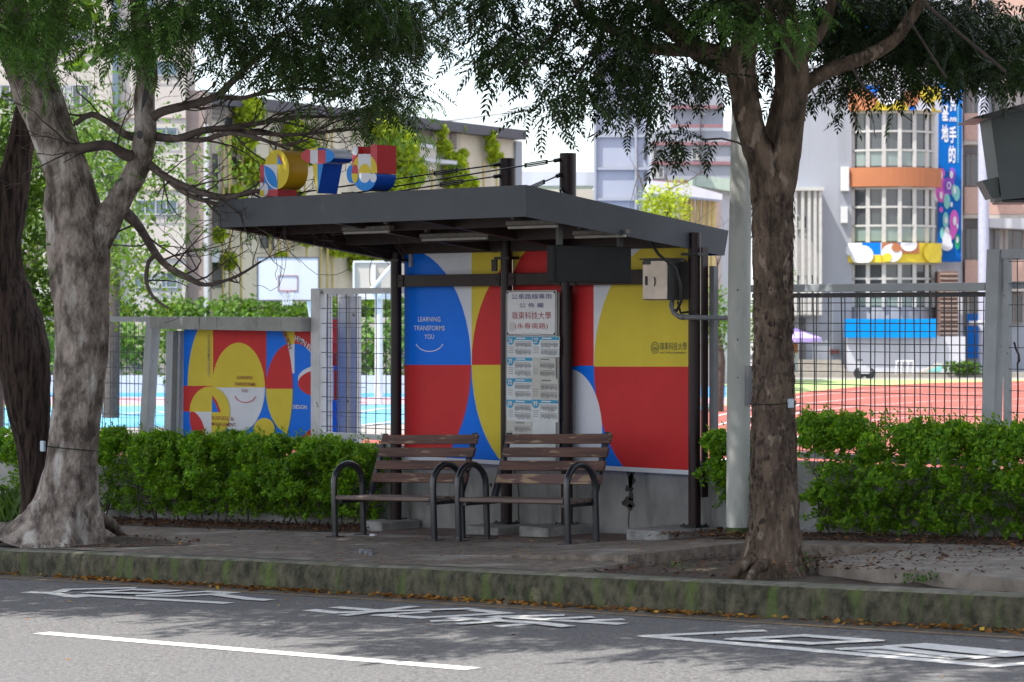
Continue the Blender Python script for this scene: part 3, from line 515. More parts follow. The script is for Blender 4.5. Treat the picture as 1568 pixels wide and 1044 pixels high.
m = MB(); m.hexa([(-5.98, 1.36, .5), (-5.86, 1.36, .5), (-5.86, 1.48, .5), (-5.98, 1.48, .5), (-5.92, 1.36, 1.9), (-5.80, 1.36, 1.9), (-5.80, 1.48, 1.9), (-5.92, 1.48, 1.9)])
m.hexa([(-5.84, 1.42, .5), (-5.79, 1.42, .5), (-5.79, 1.50, .5), (-5.84, 1.50, .5), (-5.79, 1.42, 1.9), (-5.745, 1.42, 1.9), (-5.745, 1.50, 1.9), (-5.79, 1.50, 1.9)]); m.build('side_post', 'fence', fr)
# second board seen edge-on through the gate mesh
a = Art(2.6, [(503, 486), (521, 486), (521, 676), (503, 676)]); a.base(BL, .04); a.sh(rect(480, 480, 540, 560), RD); a.sh(rect(480, 560, 511, 612), WH); a.sh(rect(511, 566, 540, 612), RD); a.sh(rect(480, 612, 509, 664), YE); a.sh(rect(480, 480, 540, 489), IG)
tag(a.mb.build('standing_board', PAL), 'narrow upright coloured board seen through the gate mesh', 'board')
# ================================================================== SHELTER
PX = [onY(u, 600, .98).x for u in (606.5, 775.5, 868, 1063.5)]
XL, XR, YF, YB = -1.905, 2.105, -1.2, 1.42
def rz(y): return 2.905-.108*(y-YF)      # underside of the fascia
FH = .265
sh = thing('bus_shelter', 'dark grey bus shelter with brown posts and a flat sloping roof', 'bus shelter', (.1, .2, .0))
m = MB(); t = .02
m.box(XL, XR, YF, YF+t, rz(YF), rz(YF)+FH)
for x0, x1 in ((XL, XL+t), (XR-t, XR)):
    m.hexa([(x0, YF+t, rz(YF+t)), (x1, YF+t, rz(YF+t)), (x1, YB, rz(YB)), (x0, YB, rz(YB)), (x0, YF+t, rz(YF+t)+FH), (x1, YF+t, rz(YF+t)+FH), (x1, YB+.06, rz(YB)+FH*.86), (x0, YB+.06, rz(YB)+FH*.86)])
m.box(XL+t, XR-t, YB-t, YB, rz(YB), rz(YB)+FH*.8); m.build('fascia', 'roofgrey', sh)
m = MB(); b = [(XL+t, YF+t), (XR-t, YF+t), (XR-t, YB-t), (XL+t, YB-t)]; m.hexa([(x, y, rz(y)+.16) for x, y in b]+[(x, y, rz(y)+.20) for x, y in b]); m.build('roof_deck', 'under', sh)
for k, x in enumerate((XL+.12, PX[1]-.30, PX[2]-.02, XR-.20)):
    m = MB(); m.hexa([(x, YF+t, rz(YF)+.03), (x+.07, YF+t, rz(YF)+.03), (x+.07, YB-t, rz(YB)+.03), (x, YB-t, rz(YB)+.03), (x, YF+t, rz(YF)+.155), (x+.07, YF+t, rz(YF)+.155), (x+.07, YB-t, rz(YB)+.155), (x, YB-t, rz(YB)+.155)])
    m.build('roof_beam', 'beam', sh)
for y in (-.55, .25, .98):
    m = MB(); m.box(XL+.195, XR-.205, y, y+.06, rz(y)+.02, rz(y)+.145); m.build('roof_purlin', 'beam', sh)
m = MB(); x = XL-.02; y = YF
m.hexa([(XL+.03, YF+.04, rz(YF)-.002), (XL+.11, YF+.04, rz(YF)-.002), (XL+.11, YB-.1, rz(YB)-.04), (XL+.03, YB-.1, rz(YB)-.04), (XL+.03, YF+.04, rz(YF)+.10), (XL+.11, YF+.04, rz(YF)+.10), (XL+.11, YB-.1, rz(YB)+.10), (XL+.03, YB-.1, rz(YB)+.10)]); m.build('edge_beam', 'beam', sh)
tops = [rz(.98)+.02, 3.585, 3.60, rz(.98)+.03]
for k, x in enumerate(PX):
    g = gz(x)+wo(x)+.09; m = MB(); m.tube([(x, .98, g), (x, .98, rz(.98)+.15)], .056, 20)
    if k in (1, 2): m.tube([(x-.005, 1.0, rz(1)+.15), (x-.005, 1.0, tops[k])], .079, 22)
    p = m.build('post', 'post', sh)
    m = MB(); m.box(x-.09, x+.09, .89, 1.07, g-.008, g+.006)
    for sx in (-.07, .07):
        for sy in (-.07, .07): m.tube([(x+sx, .98+sy, g), (x+sx, .98+sy, g+.022)], .010, 6)
    m.build('base_plate', 'bolt', p)
    m = MB(); m.box(x-.10, x+.10, .91, 1.05, rz(.98)-.055, rz(.98)-.03); m.box(x-.13, x-.06, .905, .92, rz(.98)-.17, rz(.98)-.055) if k in (1,) else None
    m.build('top_bracket', 'bolt', p)
def dnoise(x): return 0
bars = [(PX[0]+.06, PX[1]-.058, 2.36, 2.478), (PX[1]+.06, PX[2]-.058, 2.365, 2.480), (PX[2]+.06, PX[3]-.058, 2.36, 2.495)]
for x0, x1, z0, z1 in bars:
    m = MB(); m.box(x0, x1, .955, 1.01, z0, z1, 0, 0, .004)
    for x in (x0, x1-.075): m.box(x, x+.075, .945, .956, z0-.004, z1+.004); [m.tube([(x+dx, .947, (z0+z1)/2+.006), (x+dx, .938, (z0+z1)/2+.006)], .008, 8) for dx in (.025, .052)]
    m.build('crossbar', 'beam', sh)
m = MB(); x = PX[3]+.075; m.box(x, x+.018, .98, 1.06, .45, rz(1)+.02); m.build('dark_trim', 'post', sh); m = MB(); m.box(x+.03, x+.085, 1.06, 1.12, .62, 2.52); m.box(x+.02, x+.11, 1.05, 1.13, .55, .64); m.build('edge_strip', 'conduit', sh)
# white pelmet of the left panel frame
m = MB(); a0 = onY(627, 381, 1.06); m.box(a0.x, a0.x+.03, 1.05, 1.08, 2.56, 2.76); m.build('panel_corner', 'frame', sh)
# tie rods with turnbuckles
def rod(mb, a, b, tb=.45):
    a = Vector(a); b = Vector(b); d = b-a; mb.tube([a, a+d*.5, b], .0075, 6)
    c = a+d*tb; u = d.normalized(); q = Vector((0, 0, 1)).cross(u).normalized()*.0; w = Vector((0, 0, 1))*.016
    mb.tube([c-u*.11+w, c+u*.11+w], .006, 6); mb.tube([c-u*.11-w, c+u*.11-w], .006, 6)
    for e in (-.11, .11): mb.tube([c+u*e+w*1.3, c+u*e-w*1.3], .012, 6)
    mb.tube([a, a+u*.07], .020, 6); mb.tube([b-u*.05, b], .016, 6)
dk = lambda x, y: rz(y)+FH
rods = [((PX[1]-.05, .95, 3.53), (-1.75, -.95, dk(0, -.95)+.03), .22), ((PX[2]-.05, .95, 3.54), (-.30, -1.0, dk(0, -1.0)+.03), .12), ((PX[2]-.03, .93, 3.40), (PX[2]+.12, -.15, dk(0, -.15)+.02), .35), ((PX[1]-.05, .95, 3.42), (-1.1, -.6, dk(0, -.6)+.03), .28), ((PX[2]-.03, .93, 3.26), (1.35, .2, dk(0, .2)), .4)]
for a0, b0, tb in rods:
    m = MB(); rod(m, a0, b0, tb); r_ = m.build('tie_rod', 'bolt', sh)
    m = MB(); m.box(b0[0]-.07, b0[0]+.07, b0[1]-.03, b0[1]+.03, b0[2]-.09, b0[2]+.015); m.build('anchor', 'bolt', r_)
# footing blocks
blk = [(PX[0]-.12, PX[0]+.19, .60, 1.14, .10, 'pale concrete footing block under the leftmost shelter post'), (PX[1]-.17, PX[1]+.30, .55, 1.13, .085, 'low footing block behind the gap between the benches'), (PX[2]-.17, PX[2]+.20, .50, 1.14, .10, 'longest pale footing block behind the right bench'), (PX[3]-.33, PX[3]+.17, .42, 1.15, .095, 'chipped footing block under the rightmost shelter post')]
for x0, x1, y0, y1, h, lb in blk:
    m = MB(); g = gz((x0+x1)/2); m.box(x0, x1, y0, y1, g-.05, g+wo(x0)+h-.006, 0, 0, .012); tag(m.build('footing_block', 'block'), lb, 'concrete block', 'footing blocks under the shelter posts')
# hanging route display
s0 = thing('display_box', 'black rectangular display box hanging under the right end of the roof', 'display', (1.93, -.15, 2.36)); X0 = 1.93
ya = onX(848, 400, X0).y; yb = onX(967, 400, X0).y
m = MB(); m.box(X0-.085, X0, ya, yb, 2.362, 2.682, 0, 0, .006); m.build('housing', 'led', s0)
m = MB(); m.box(X0, X0+.004, ya+.03, yb-.03, 2.385, 2.66); m.build('screen', 'led', s0)
for y in (ya+.09, yb-.13): m = MB(); m.box(X0-.06, X0-.025, y, y+.05, 2.683, rz(y)+.155); m.build('hanger', 'boxside', s0)
# fluorescent fittings
for u0, u1, v, Y, lb in ((646, 750, 369, -.05, 'bare white tube light nearest the left panel'), (527, 600, 354, -.62, 'rusty tube light at the front left under the roof'), (778, 858, 347, -.62, 'rusty tube light at the front middle under the roof'), (880, 962, 368, .05, 'tube light above the hanging display box')):
    A = onY(u0, v, Y); B = onY(u1, v, Y); z = rz(Y)+.02; t0 = thing('tube_light', lb, 'light fitting', (A.x, Y, z), 'tube lights under the shelter roof')
    m = MB(); m.box(A.x, B.x, Y-.03, Y+.03, z+.0, z+.035); m.box(A.x+.05, A.x+.09, Y-.02, Y+.02, z+.05, rz(Y)+.155); m.box(B.x-.09, B.x-.05, Y-.02, Y+.02, z+.05, rz(Y)+.155); m.build('housing', 'tubehouse', t0)
    m = MB(); m.tube([(A.x+.02, Y-.015, z-.018), (B.x-.02, Y-.015, z-.018)], .015, 8); m.build('tube', 'tube', t0)
# electric box with its conduits
e = thing('electric_box', 'shiny stainless steel electric box on the rightmost shelter post', 'electric box', (1.85, .85, 2.2))
m = MB(); m.box(1.70, 2.0, .76, .965, 2.215, 2.575); m.build('case', 'boxside', e)
m = MB(); m.box(1.705, 1.995, .745, .76, 2.22, 2.57, 0, 0, .004); dr = m.build('door', 'stain', e)
m = MB(); m.box(1.74, 1.762, .735, .745, 2.35, 2.43, 0, 0, .003); m.tube([(1.845, .742, 2.34), (1.855, .738, 2.37), (1.855, .738, 2.40), (1.847, .742, 2.42)], .004, 5); m.build('handle', 'boxside', dr)
m = MB(); m.box(1.705, 1.80, .741, .745, 2.535, 2.565); m.build('name_plate', 'boxside', dr)
m = MB(); m.box(1.68, 2.02, .73, .98, 2.577, 2.592); m.build('lid', 'boxside', e)
m = MB(); m.tube([(1.97, .85, 2.22), (1.98, .82, 2.16), (2.03, .80, 2.10), (2.10, .79, 2.065), (2.25, .79, 2.06), (2.62, .85, 2.055)], .022, 10); m.tube([(2.12, .79, 2.065), (2.16, .79, 2.063)], .028, 10); m.build('conduit', 'conduit', e)
m = MB(); m.tube([(1.90, .62, rz(.6)+.03), (1.97, .66, 2.62), (2.10, .74, 2.50), (2.14, .76, 2.35), (2.13, .78, 2.2), (2.06, .80, 2.12), (2.0, .82, 2.13), (1.98, .84, 2.22)], .013, 8); m.tube([(1.99, .9, 2.2), (2.04, .88, 2.10), (2.14, .88, 2.11), (2.2, .93, 2.08)], .011, 8); m.build('cable', 'cable', e)
m = MB(); m.box(2.0, 2.12, .93, .96, 2.22, 2.56); m.build('bracket', 'boxside', e)
# ================================================================== ROOF LETTERS
LY = -1.10; LD = .235
def ZL(x, y): return (380+x/6.533, 210+y/6.533)
LP = ['p_yel', 'p_tred', 'p_white', 'p_tblue', 'p_tred_shade', 'p_navy_and_shade', 'p_yel_shade', 'p_white_shade']; lY, lR, lW, lB, lR2, lN, lO, lG = range(8)
class Letter:
    def __init__(s): s.mb = MB(); s.k = 0
    def P(s, p, y=None): return onY(*p, LY if y is None else y)
    def solid(s, pts, mi, side): s.mb.prism([s.P(ZL(*p)) for p in pts], (0, LD, 0), mi, side)
    def face(s, pts, mi, *cl):
        p = pts
        for c in cl: p = clip(p, c) if p else p
        if p: s.k += 1; s.mb.poly([onY(*ZL(*q), LY-.0008*s.k) for q in p], mi)
def solidsides(l, pts, mis):
    A = [l.P(ZL(*p)) for p in pts]; n = len(A); B = [a+Vector((0, LD, 0)) for a in A]
    l.mb.poly(A, mis[0]); l.mb.poly(B[::-1], mis[0])
    for i in range(n): l.mb.add([A[i], A[(i+1) % n], B[(i+1) % n], B[i]], [(0, 1, 2, 3)], mis[i % len(mis)] if len(mis) == n else mis[0])
l = Letter(); E1 = ell(286, 322, 123, 198, 56)
l.solid(E1, lY, lO); l.solid(rect(118, 275, 159, 590), lR, lR2); l.solid(rect(160, 521, 294, 589), lR, lR2)
l.face(rect(159, 275, 292, 521), lW); l.face(ell(286, 322, 123, 198, 56), lY, rect(100, 0, 292, 272)); l.face(rect(159, 272, 292, 520), lB); l.face(ell(292, 322, 132, 198, 56), lW, rect(159, 272, 292, 521))
l.face(clip(ell(150, 470, 142, 185, 48), ell(300, 300, 138, 210, 48)), lB, rect(159, 274, 292, 521)); l.face([(294, 170), (345, 268), (294, 268)], lB); l.face([(294, 168), (330, 215), (347, 268), (336, 268), (300, 190)], lR)
l.face(rect(118, 455, 159, 530), lW); l.face(ell(160, 522, 42, 66, 24), lW); l.face(ell(160, 522, 42, 66, 24), lY, rect(100, 530, 159, 600)); l.face(rect(118, 530, 159, 588), lY)
tag(l.mb.build('letter_block', LP), 'yellow and red letter L block, leftmost of three on the roof edge', 'letter', 'coloured letter blocks on the shelter roof')
l = Letter(); E2 = ell(695, 186, 168, 82, 48)
l.solid(E2, lW, lG); st = [(643, 266), (752, 262), (697, 560), (683, 560)]; l.solid(st, lY, lN); l.solid([(855, 178), (862, 188), (855, 215), (820, 245), (752, 262), (752, 180)], lB, lN)
l.face([(694, 262), (751, 262), (696, 560), (694, 560)], lB)
l.face(E2, lR, rect(500, 120, 620, 300)); l.face(E2, lR, rect(696, 126, 775, 300)); l.face(E2, lB, rect(775, 115, 870, 300)); l.face(ell(700, 195, 172, 88, 40), lW, rect(500, 90, 545, 160)); l.face(E2, lY, rect(600, 90, 696, 124)); l.face(E2, lN, rect(696, 100, 778, 127))
tag(l.mb.build('letter_block', LP), 'blue letter T block, middle of three on the roof edge', 'letter', 'coloured letter blocks on the shelter roof')
l = Letter()
l.solid(rect(1226, 74, 1290, 360), lR, lR2); l.solid(rect(1042, 90, 1100, 360), lR, lR2)
U = ell(1166, 365, 124, 172, 48, 0, math.pi)+[(1042, 365)]; l.solid(U, lB, lN); l.solid(rect(1101, 168, 1225, 364), lW, lR2); l.solid(ell(1034, 368, 50, 90, 28), lB, lB)
l.face(rect(1042, 180, 1100, 360), lR); E3 = ell(1166, 330, 124, 165, 56); l.face(E3, lY, rect(1000, 100, 1300, 358)); l.face(clip(rect(1100, 160, 1228, 358), E3), lW); l.face(ell(1166, 358, 62, 92, 36), lY, rect(1000, 200, 1300, 358)); l.face(ell(1166, 358, 62, 98, 36), lW, rect(1000, 358, 1300, 600))
l.face(ell(1068, 365, 34, 92, 30), lR, rect(1000, 200, 1099, 363)); l.face(ell(1068, 365, 34, 92, 30), lY, rect(1000, 363, 1099, 600)); l.face(ell(1252, 405, 33, 46, 30), lW); l.face(ell(1069, 133, 31, 50, 30), lW)
tag(l.mb.build('letter_block', LP), 'red and blue letter U block, rightmost of three on the roof edge', 'letter', 'coloured letter blocks on the shelter roof')
# ================================================================== NOTICE BOARD
nb = thing('notice_board', 'tall notice board with bus timetables between the middle shelter posts', 'notice board', (.15, 1.0, .7))
def ZB(x, y): return (765+x/4.019, 430+y/4.019)
YN = .90
m = MB(); A = onY(*ZB(45, 60), YN+.02); B = onY(*ZB(372, 1040), YN+.02); m.box(A.x, B.x+.0, YN+.004, YN+.016, .70, A.z-.02); m.build('backboard', 'cap', nb)
m = MB(); A = onY(*ZB(50, 335), YN); B = onY(*ZB(357, 57), YN); m.box(A.x, B.x, YN-.02, YN-.005, A.z, B.z, 0, 0, .004)
for x in (A.x+.02, B.x-.02):
    for z in (A.z+.02, B.z-.02): m.tube([(x, YN-.02, z), (x, YN-.026, z)], .009, 8, 1)
for x0, x1, z0, z1 in ((A.x+.008, B.x-.008, A.z+.008, A.z+.013), (A.x+.008, B.x-.008, B.z-.013, B.z-.008), (A.x+.008, A.x+.013, A.z+.0135, B.z-.0135), (B.x-.013, B.x-.008, A.z+.0135, B.z-.0135)): m.box(x0, x1, YN-.0225, YN-.0201, z0, z1, 1)
W = B.x-A.x; H = B.z-A.z; cx = (A.x+B.x)/2
for body, fz, fw, fh, mi in (('公車路線專用', .865, .80, .12, 2), ('公 佈 欄', .67, .48, .11, 2), ('嶺東科技大學', .445, .79, .165, 3), ('(永春南路)', .205, .66, .15, 3)):
    put_text(m, body, (cx+.005, YN-.022, A.z+H*fz), (1, 0, 0), (0, 0, 1), W*fw, H*fh, mi, .003)
m.box(A.x+W*.07, A.x+W*.16, YN-.0235, YN-.0202, A.z+H*.10, A.z+H*.30, 4); m.box(A.x+W*.32, A.x+W*.70, YN-.0235, YN-.0202, A.z+H*.022, A.z+H*.055, 4)
m.build('sign_plate', ['sign', 'bolt', 'inkblue', 'inkred', 'papercream'], nb)
random.seed(3)
def sheet(x0, y0, x1, y1, num=None, cream=False, blank=False, dz=0):
    mb = MB(); A = onY(*ZB(x0, y1), YN); B = onY(*ZB(x1, y0), YN); y = YN-.006-dz; w = B.x-A.x; h = B.z-A.z
    c = [(A.x, y, A.z), (B.x, y-.002, A.z+random.uniform(-.008, .01)), (B.x+random.uniform(-.004, .006), y, B.z), (A.x, y, B.z)]
    mb.prism(c, (0, .003, 0), 0)
    if not blank:
        hc = 1 if not cream else 3
        mb.poly([(A.x+.002, y-.003, B.z-h*.17), (B.x-.004, y-.003, B.z-h*.17), (B.x-.004, y-.003, B.z-.004), (A.x+.002, y-.003, B.z-.004)], hc if not cream else 0)
        if num and not cream:
            mb.poly([(A.x+w*.14+w*.13*math.cos(t), y-.0042, B.z-h*.2-h*.21*math.sin(t)) for t in [math.pi*i/10 for i in range(11)]][::-1]+[], 1)
            mb.poly([(A.x+w*.01, y-.0042, B.z-h*.21), (A.x+w*.27, y-.0042, B.z-h*.21), (A.x+w*.27, y-.0042, B.z-.006), (A.x+w*.01, y-.0042, B.z-.006)], 1)
            put_text(mb, num, (A.x+w*.14, y-.0055, B.z-h*.20), (1, 0, 0), (0, 0, 1), w*.17, h*.24, 2, .02)
        for bz in (.30, .66):
            for i in range(13):
                xx = A.x+w*(.34+.048*i); hh = h*random.uniform(.14, .25); mb.poly([(xx, y-.0035, B.z-h*bz-hh), (xx+w*.020, y-.0035, B.z-h*bz-hh), (xx+w*.020, y-.0035, B.z-h*bz), (xx, y-.0035, B.z-h*bz)], 4)
            mb.poly([(A.x+w*.32, y-.0034, B.z-h*(bz-.035)), (A.x+w*.94, y-.0034, B.z-h*(bz-.035)), (A.x+w*.94, y-.0034, B.z-h*(bz-.055)), (A.x+w*.32, y-.0034, B.z-h*(bz-.055))], 4)
        for i in range(4): zz = B.z-h*(.52+.09*i); mb.poly([(A.x+w*.05, y-.0035, zz), (A.x+w*.25, y-.0035, zz), (A.x+w*.25, y-.0035, zz+h*.02), (A.x+w*.05, y-.0035, zz+h*.02)], 4)
        mb.poly([(A.x+w*.36, y-.0036, B.z-h*.12), (A.x+w*.72, y-.0036, B.z-h*.12), (A.x+w*.72, y-.0036, B.z-h*.06), (A.x+w*.36, y-.0036, B.z-h*.06)], 2 if not cream else 4)
    mb.build('timetable', ['papercream' if cream else 'paper', 'cyan', 'sign', 'papercream', 'inkgrey'], nb)
sheet(50, 342, 205, 468, '26'); sheet(206, 342, 370, 470, '27', dz=.001); sheet(48, 470, 205, 597, '29'); sheet(206, 472, 350, 600, None, True, dz=.002); sheet(46, 600, 203, 728, '70', dz=.001); sheet(204, 602, 368, 735, None, True, dz=.003)
sheet(46, 732, 203, 860, '89'); sheet(204, 732, 366, 862, '99', dz=.002); sheet(46, 864, 202, 985, None, True, dz=.001); sheet(203, 864, 348, 955, blank=True); sheet(50, 986, 348, 1110, blank=True, dz=.001)
# ================================================================== BENCHES
def make_bench():
    b = thing('bench', 'slatted bench', 'bench', (0, 0, 0), 'slatted benches under the shelter roof')
    W = 1.36
    for k, x in enumerate((0, W)):
        m = MB(); pts = [(x, -.185, 0), (x, -.185, .25), (x, -.185, .48)]+[(x, -.185*math.cos(t), .50+.195*math.sin(t)) for t in [math.pi*i/12 for i in range(1, 12)]]+[(x, .185, .48), (x, .185, .25), (x, .185, 0)]
        m.tube(pts, .030, 16); p = m.build('hoop_leg', 'blk', b, False)
        m = MB(); [m.box(x-.07, x+.07, y-.06, y+.06, .0, .008) for y in (-.185, .185)]; m.build('foot_plate', 'blk', p, False)
    for x in (.045, W-.085):
        m = MB(); m.box(x-.015, x+.045, -.17, .24, .322, .352); m.build('seat_support', 'blk', b, False)
        m = MB(); m.hexa([(x, .185, .34), (x+.05, .185, .34), (x+.05, .235, .33), (x, .235, .33), (x, .435, .97), (x+.05, .435, .97), (x+.05, .46, .965), (x, .46, .965)]); m.build('back_support', 'blk', b, False)
    for k, y in enumerate((-.205, -.105, -.005, .095)):
        m = MB(); z = .353+(.006 if k in (0,) else 0)-(.006 if k == 1 else 0); n = 8; w0 = .038
        pts = []
        m.box(.035, W-.035, y, y+.085, z, z+.038, 0, 0, .006); m.build('seat_slat', 'woodseat', b, False)
    sl = (.95-.34)/.19
    for k, zt in enumerate((.955, .835, .715, .595)):
        m = MB(); y0 = .185+(zt-.34)*.40-.032; y1 = y0-.082*.40; zb = zt-.084; x0 = .085; x1 = W+.02
        m.hexa([(x0, y1, zb), (x1, y1, zb), (x1, y1+.026, zb-.006), (x0, y1+.026, zb-.006), (x0, y0, zt), (x1, y0, zt), (x1, y0+.026, zt-.006), (x0, y0+.026, zt-.006)]); m.build('back_slat', 'wood', b, False)
    return b
b1 = make_bench(); X1 = onG(512.8, 822.4).x; b1.location = (-1.385, -.0, gz(-1.385)+.004); b1.rotation_euler = (0, -math.atan(GX), 0); b1['label'] = 'left worn brown bench, in front of the blue and red panel'
b2 = copy_tree(b1); b2.location = (.275, .02, gz(.275)+.004); b2['label'] = 'right worn brown bench with a peeled bare lowest back slat'
bs = [c for c in b2.children if c.name.startswith('back_slat')]; bs[3].data = bs[3].data.copy(); bs[3].data.materials[0] = M['woodbare']; bs[3]['label'] = 'peeled bare wood lowest back slat'
# ================================================================== POLE, CABINET, SMALL THINGS
m = MB(); p0 = onG(1130, 826, .02); d0 = px(p0)[2]; q0 = [(1130, 826), (1131, 600), (1132.5, 400), (1136, 200), (1141, 0), (1147, -260)]
Pp = [Vector(at(u, v, d0)) for u, v in q0]; m.tube(Pp, [.105, .102, .099, .095, .090, .085], 24)
pole = m.build('utility_pole', 'pole'); tag(pole, 'pale round concrete pole close behind the brown tree trunk', 'pole')
m = MB(); r0 = .106
m.tube([Pp[0]+Vector((0, 0, -.02)), Pp[0]+Vector((0, 0, .05)), Pp[0]+Vector((0, 0, .11))], [.112, .110, .106], 24); m.build('mossy_foot', 'moss', pole)
m = MB()
for v in (520, 444, 578, 640): q = Vector(at(1129.5, v, d0-.1)); m.tube([q, q+Vector((-.01, .02, 0))], .008, 6)
m.build('bolt_hole', 'bolt', pole)
m = MB(); q = Vector(at(1147, 590, d0-.055)); m.tube([q+Vector((0, 0, -.17)), q+Vector((0, 0, .17))], [.055, .055], 12); m.build('dark_sticker', 'conduit', pole)
D = 21.0
cb = thing('wall_cabinet', 'grey green metal housing with overhanging lid cut by the right photo edge', 'housing', at(1600, 310, D))
def pr(mb, pts, D, dep, mi=0): mb.prism([at(u, v, D) for u, v in pts], Vector(DV)*dep, mi)
m = MB(); pr(m, [(1517, 180), (1660, 140), (1690, 300), (1568, 303), (1534, 306)], D, .5); m.build('body', 'cabinet', cb)
m = MB(); pr(m, [(1491, 179), (1491, 181), (1517, 181), (1680, 139), (1680, 128)], D-.12, .75); m.build('lid', 'cabdark', cb)
m = MB(); pr(m, [(1504, 276), (1528, 271), (1531, 300), (1519, 304)], D+.02, .3); m.build('flap', 'cabinet', cb)
m = MB(); pr(m, [(1534, 307), (1690, 301), (1690, 309), (1536, 310)], D+.03, .45); m.build('base_rail', 'cabdark', cb)
m = MB(); A = Vector(at(1640, 309, D+.25)); m.tube([A, (A.x, A.y, gz(A.x)+.05)], .06, 12); m.build('support_pole', 'post', cb)
# rubble, wrapper, pebbles
m = MB()
for k in range(26):
    p = onG(560+random.gauss(0, 9), 847+random.gauss(0, 1.6)); r = random.uniform(.008, .035)
    pts = [(p.x+r*math.cos(t)*random.uniform(.6, 1.2), p.y+r*math.sin(t)*random.uniform(.6, 1.2), p.z) for t in [i*1.05 for i in range(6)]]; m.prism(pts, (random.uniform(-.01, .01), 0, r*random.uniform(.5, 1)))
tag(m.build('rubble', 'stone'), 'small heap of grey crushed rubble on the kerb top below the left bench', 'rubble', None, 'stuff')
m = MB(); p = onG(570, 820.5, .004); m.prism([p+Vector(v) for v in ((-.04, 0, 0), (0, -.03, 0), (.04, -.01, 0), (.035, .03, 0), (-.02, .035, 0))], (0, 0, .02)); tag(m.build('wrapper', 'plas'), 'crumpled pale wrapper at the foot of the left bench', 'litter')
m = MB(); p = onG(1016, 844.5, .05); m.box(p.x-.035, p.x+.035, p.y-.02, p.y+.02, p.z, p.z+.006); tag(m.build('paper_scrap', 'plas'), 'tiny white paper scrap on the pavement before the rightmost post', 'litter')
# ================================================================== TREES
def rot_from(d, roll):
    d = d/np.linalg.norm(d); a = np.cross(d, [0, 0, 1.0]); na = np.linalg.norm(a); a = np.array([1.0, 0, 0]) if na < 1e-4 else a/na
    b = np.cross(a, d); c, s = math.cos(roll), math.sin(roll); a2 = a*c+b*s; b2 = np.cross(a2, d); return np.stack([d, a2, b2], 1)
def frond(npairs, Lf, lw, ll, seed):
    r = np.random.default_rng(seed); V = []; Fq = []
    def pt(t): return np.array([Lf*t, 0, -.30*Lf*t*t])
    for i in range(4):
        a = pt(i/4); b = pt((i+1)/4); wd = .0022; k = len(V); V += [a+[0, -wd, 0], b+[0, -wd*.7, 0], b+[0, wd*.7, 0], a+[0, wd, 0]]; Fq.append([k, k+1, k+2, k+3])
    for i in range(npairs+1):
        t = .16+.84*i/npairs
        for sgn in (-1, 1):
            if i == npairs and sgn == 1: continue
            ang = R(r.uniform(58, 80))*(1-.42*t) if i < npairs else 0
            l = ll*(.75+.5*math.sin(math.pi*min(t, .95)*.9))*r.uniform(.85, 1.1); p = pt(t)+[0, 0, 0]
            d = np.array([math.cos(ang), sgn*math.sin(ang), -.25-.35*r.random()]); d /= np.linalg.norm(d)
            side = np.array([-sgn*math.sin(ang), math.cos(ang)*1.0, 0])*(lw*.5); side[2] = r.uniform(-.3, .3)*lw*.5; bend = np.array([math.cos(ang*.2), 0, -.3])*l*.16
            m1 = p+d*l*.38-side*sgn; m2 = p+d*l*.38+side*sgn; k = len(V); V += [p, m1, p+d*l+bend, m2]; Fq.append([k, k+1, k+2, k+3])
    return np.array(V), np.array(Fq)
FR = [frond(7, .28, .021, .054, s) for s in range(5)]
FRbig = [frond(4, .26, .040, .11, s+50) for s in range(4)]
FRl = [frond(6, .22, .020, .066, s+90) for s in range(5)]
class Foliage:
    def __init__(s): s.V = []; s.F = []; s.n = 0
    def frond(s, p, d, sc, T, roll=0):
        V, Fq = T[rng.integers(len(T))]; M3 = rot_from(d, roll)
        s.V.append(V@M3.T*sc+p); s.F.append(Fq+s.n); s.n += len(V)
    def spray(s, c, k=8, sc=1.0, T=FR, drop=.55, spread=.10):
        az0 = rng.uniform(0, 6.28)
        for i in range(k):
            az = az0+i*2.4+rng.normal(0, .3); el = -abs(rng.normal(drop, .42))+rng.uniform(0, .35)
            d = np.array([math.cos(az)*math.cos(el), math.sin(az)*math.cos(el), math.sin(el)]); q = np.asarray(c)+rng.normal(0, spread, 3)*[1, 1, .6]
            s.frond(q, d, sc*rng.uniform(.75, 1.15), T, rng.normal(0, .35))
    def blob(s, u, v, ru, rv, D0, D1, n, k=8, sc=1.0, T=FR, drop=.55):
        for i in range(n):
            while True:
                a, b = rng.uniform(-1, 1, 2)
                if a*a+b*b < 1: break
            s.spray(at(u+a*ru, v+b*rv, rng.uniform(D0, D1)), k, sc, T, drop)
    def build(s, name, mt, parent): return npmesh(name, np.concatenate(s.V), np.concatenate(s.F), mt, parent)
def twigs(mb, p, d, L, r, depth, mind=.004, up=.05, split=3):
    n = 5; pts = [Vector(p)]; rs = [r]; d = Vector(d).normalized()
    for i in range(n):
        d = (d+Vector((random.gauss(0, .20), random.gauss(0, .20), random.gauss(up, .17)))).normalized(); pts.append(pts[-1]+d*L/n); rs.append(max(mind*.6, r*(1-.65*(i+1)/n)))
    mb.tube(pts, rs, 5, 0, False)
    if depth > 0:
        for k in range(split):
            i = random.randint(1, n); q = (d+Vector((random.gauss(0, .65), random.gauss(0, .65), random.gauss(0, .55)))).normalized(); twigs(mb, pts[i], q, L*random.uniform(.5, .8), rs[i]*.7, depth-1, mind, up, split)
def pl(D, *q): return [Vector(at(u, v, D+(e[0] if e else 0))) for u, v, *e in q]
def pr_(D, *rs): return [r*D/F_PX for r in rs]
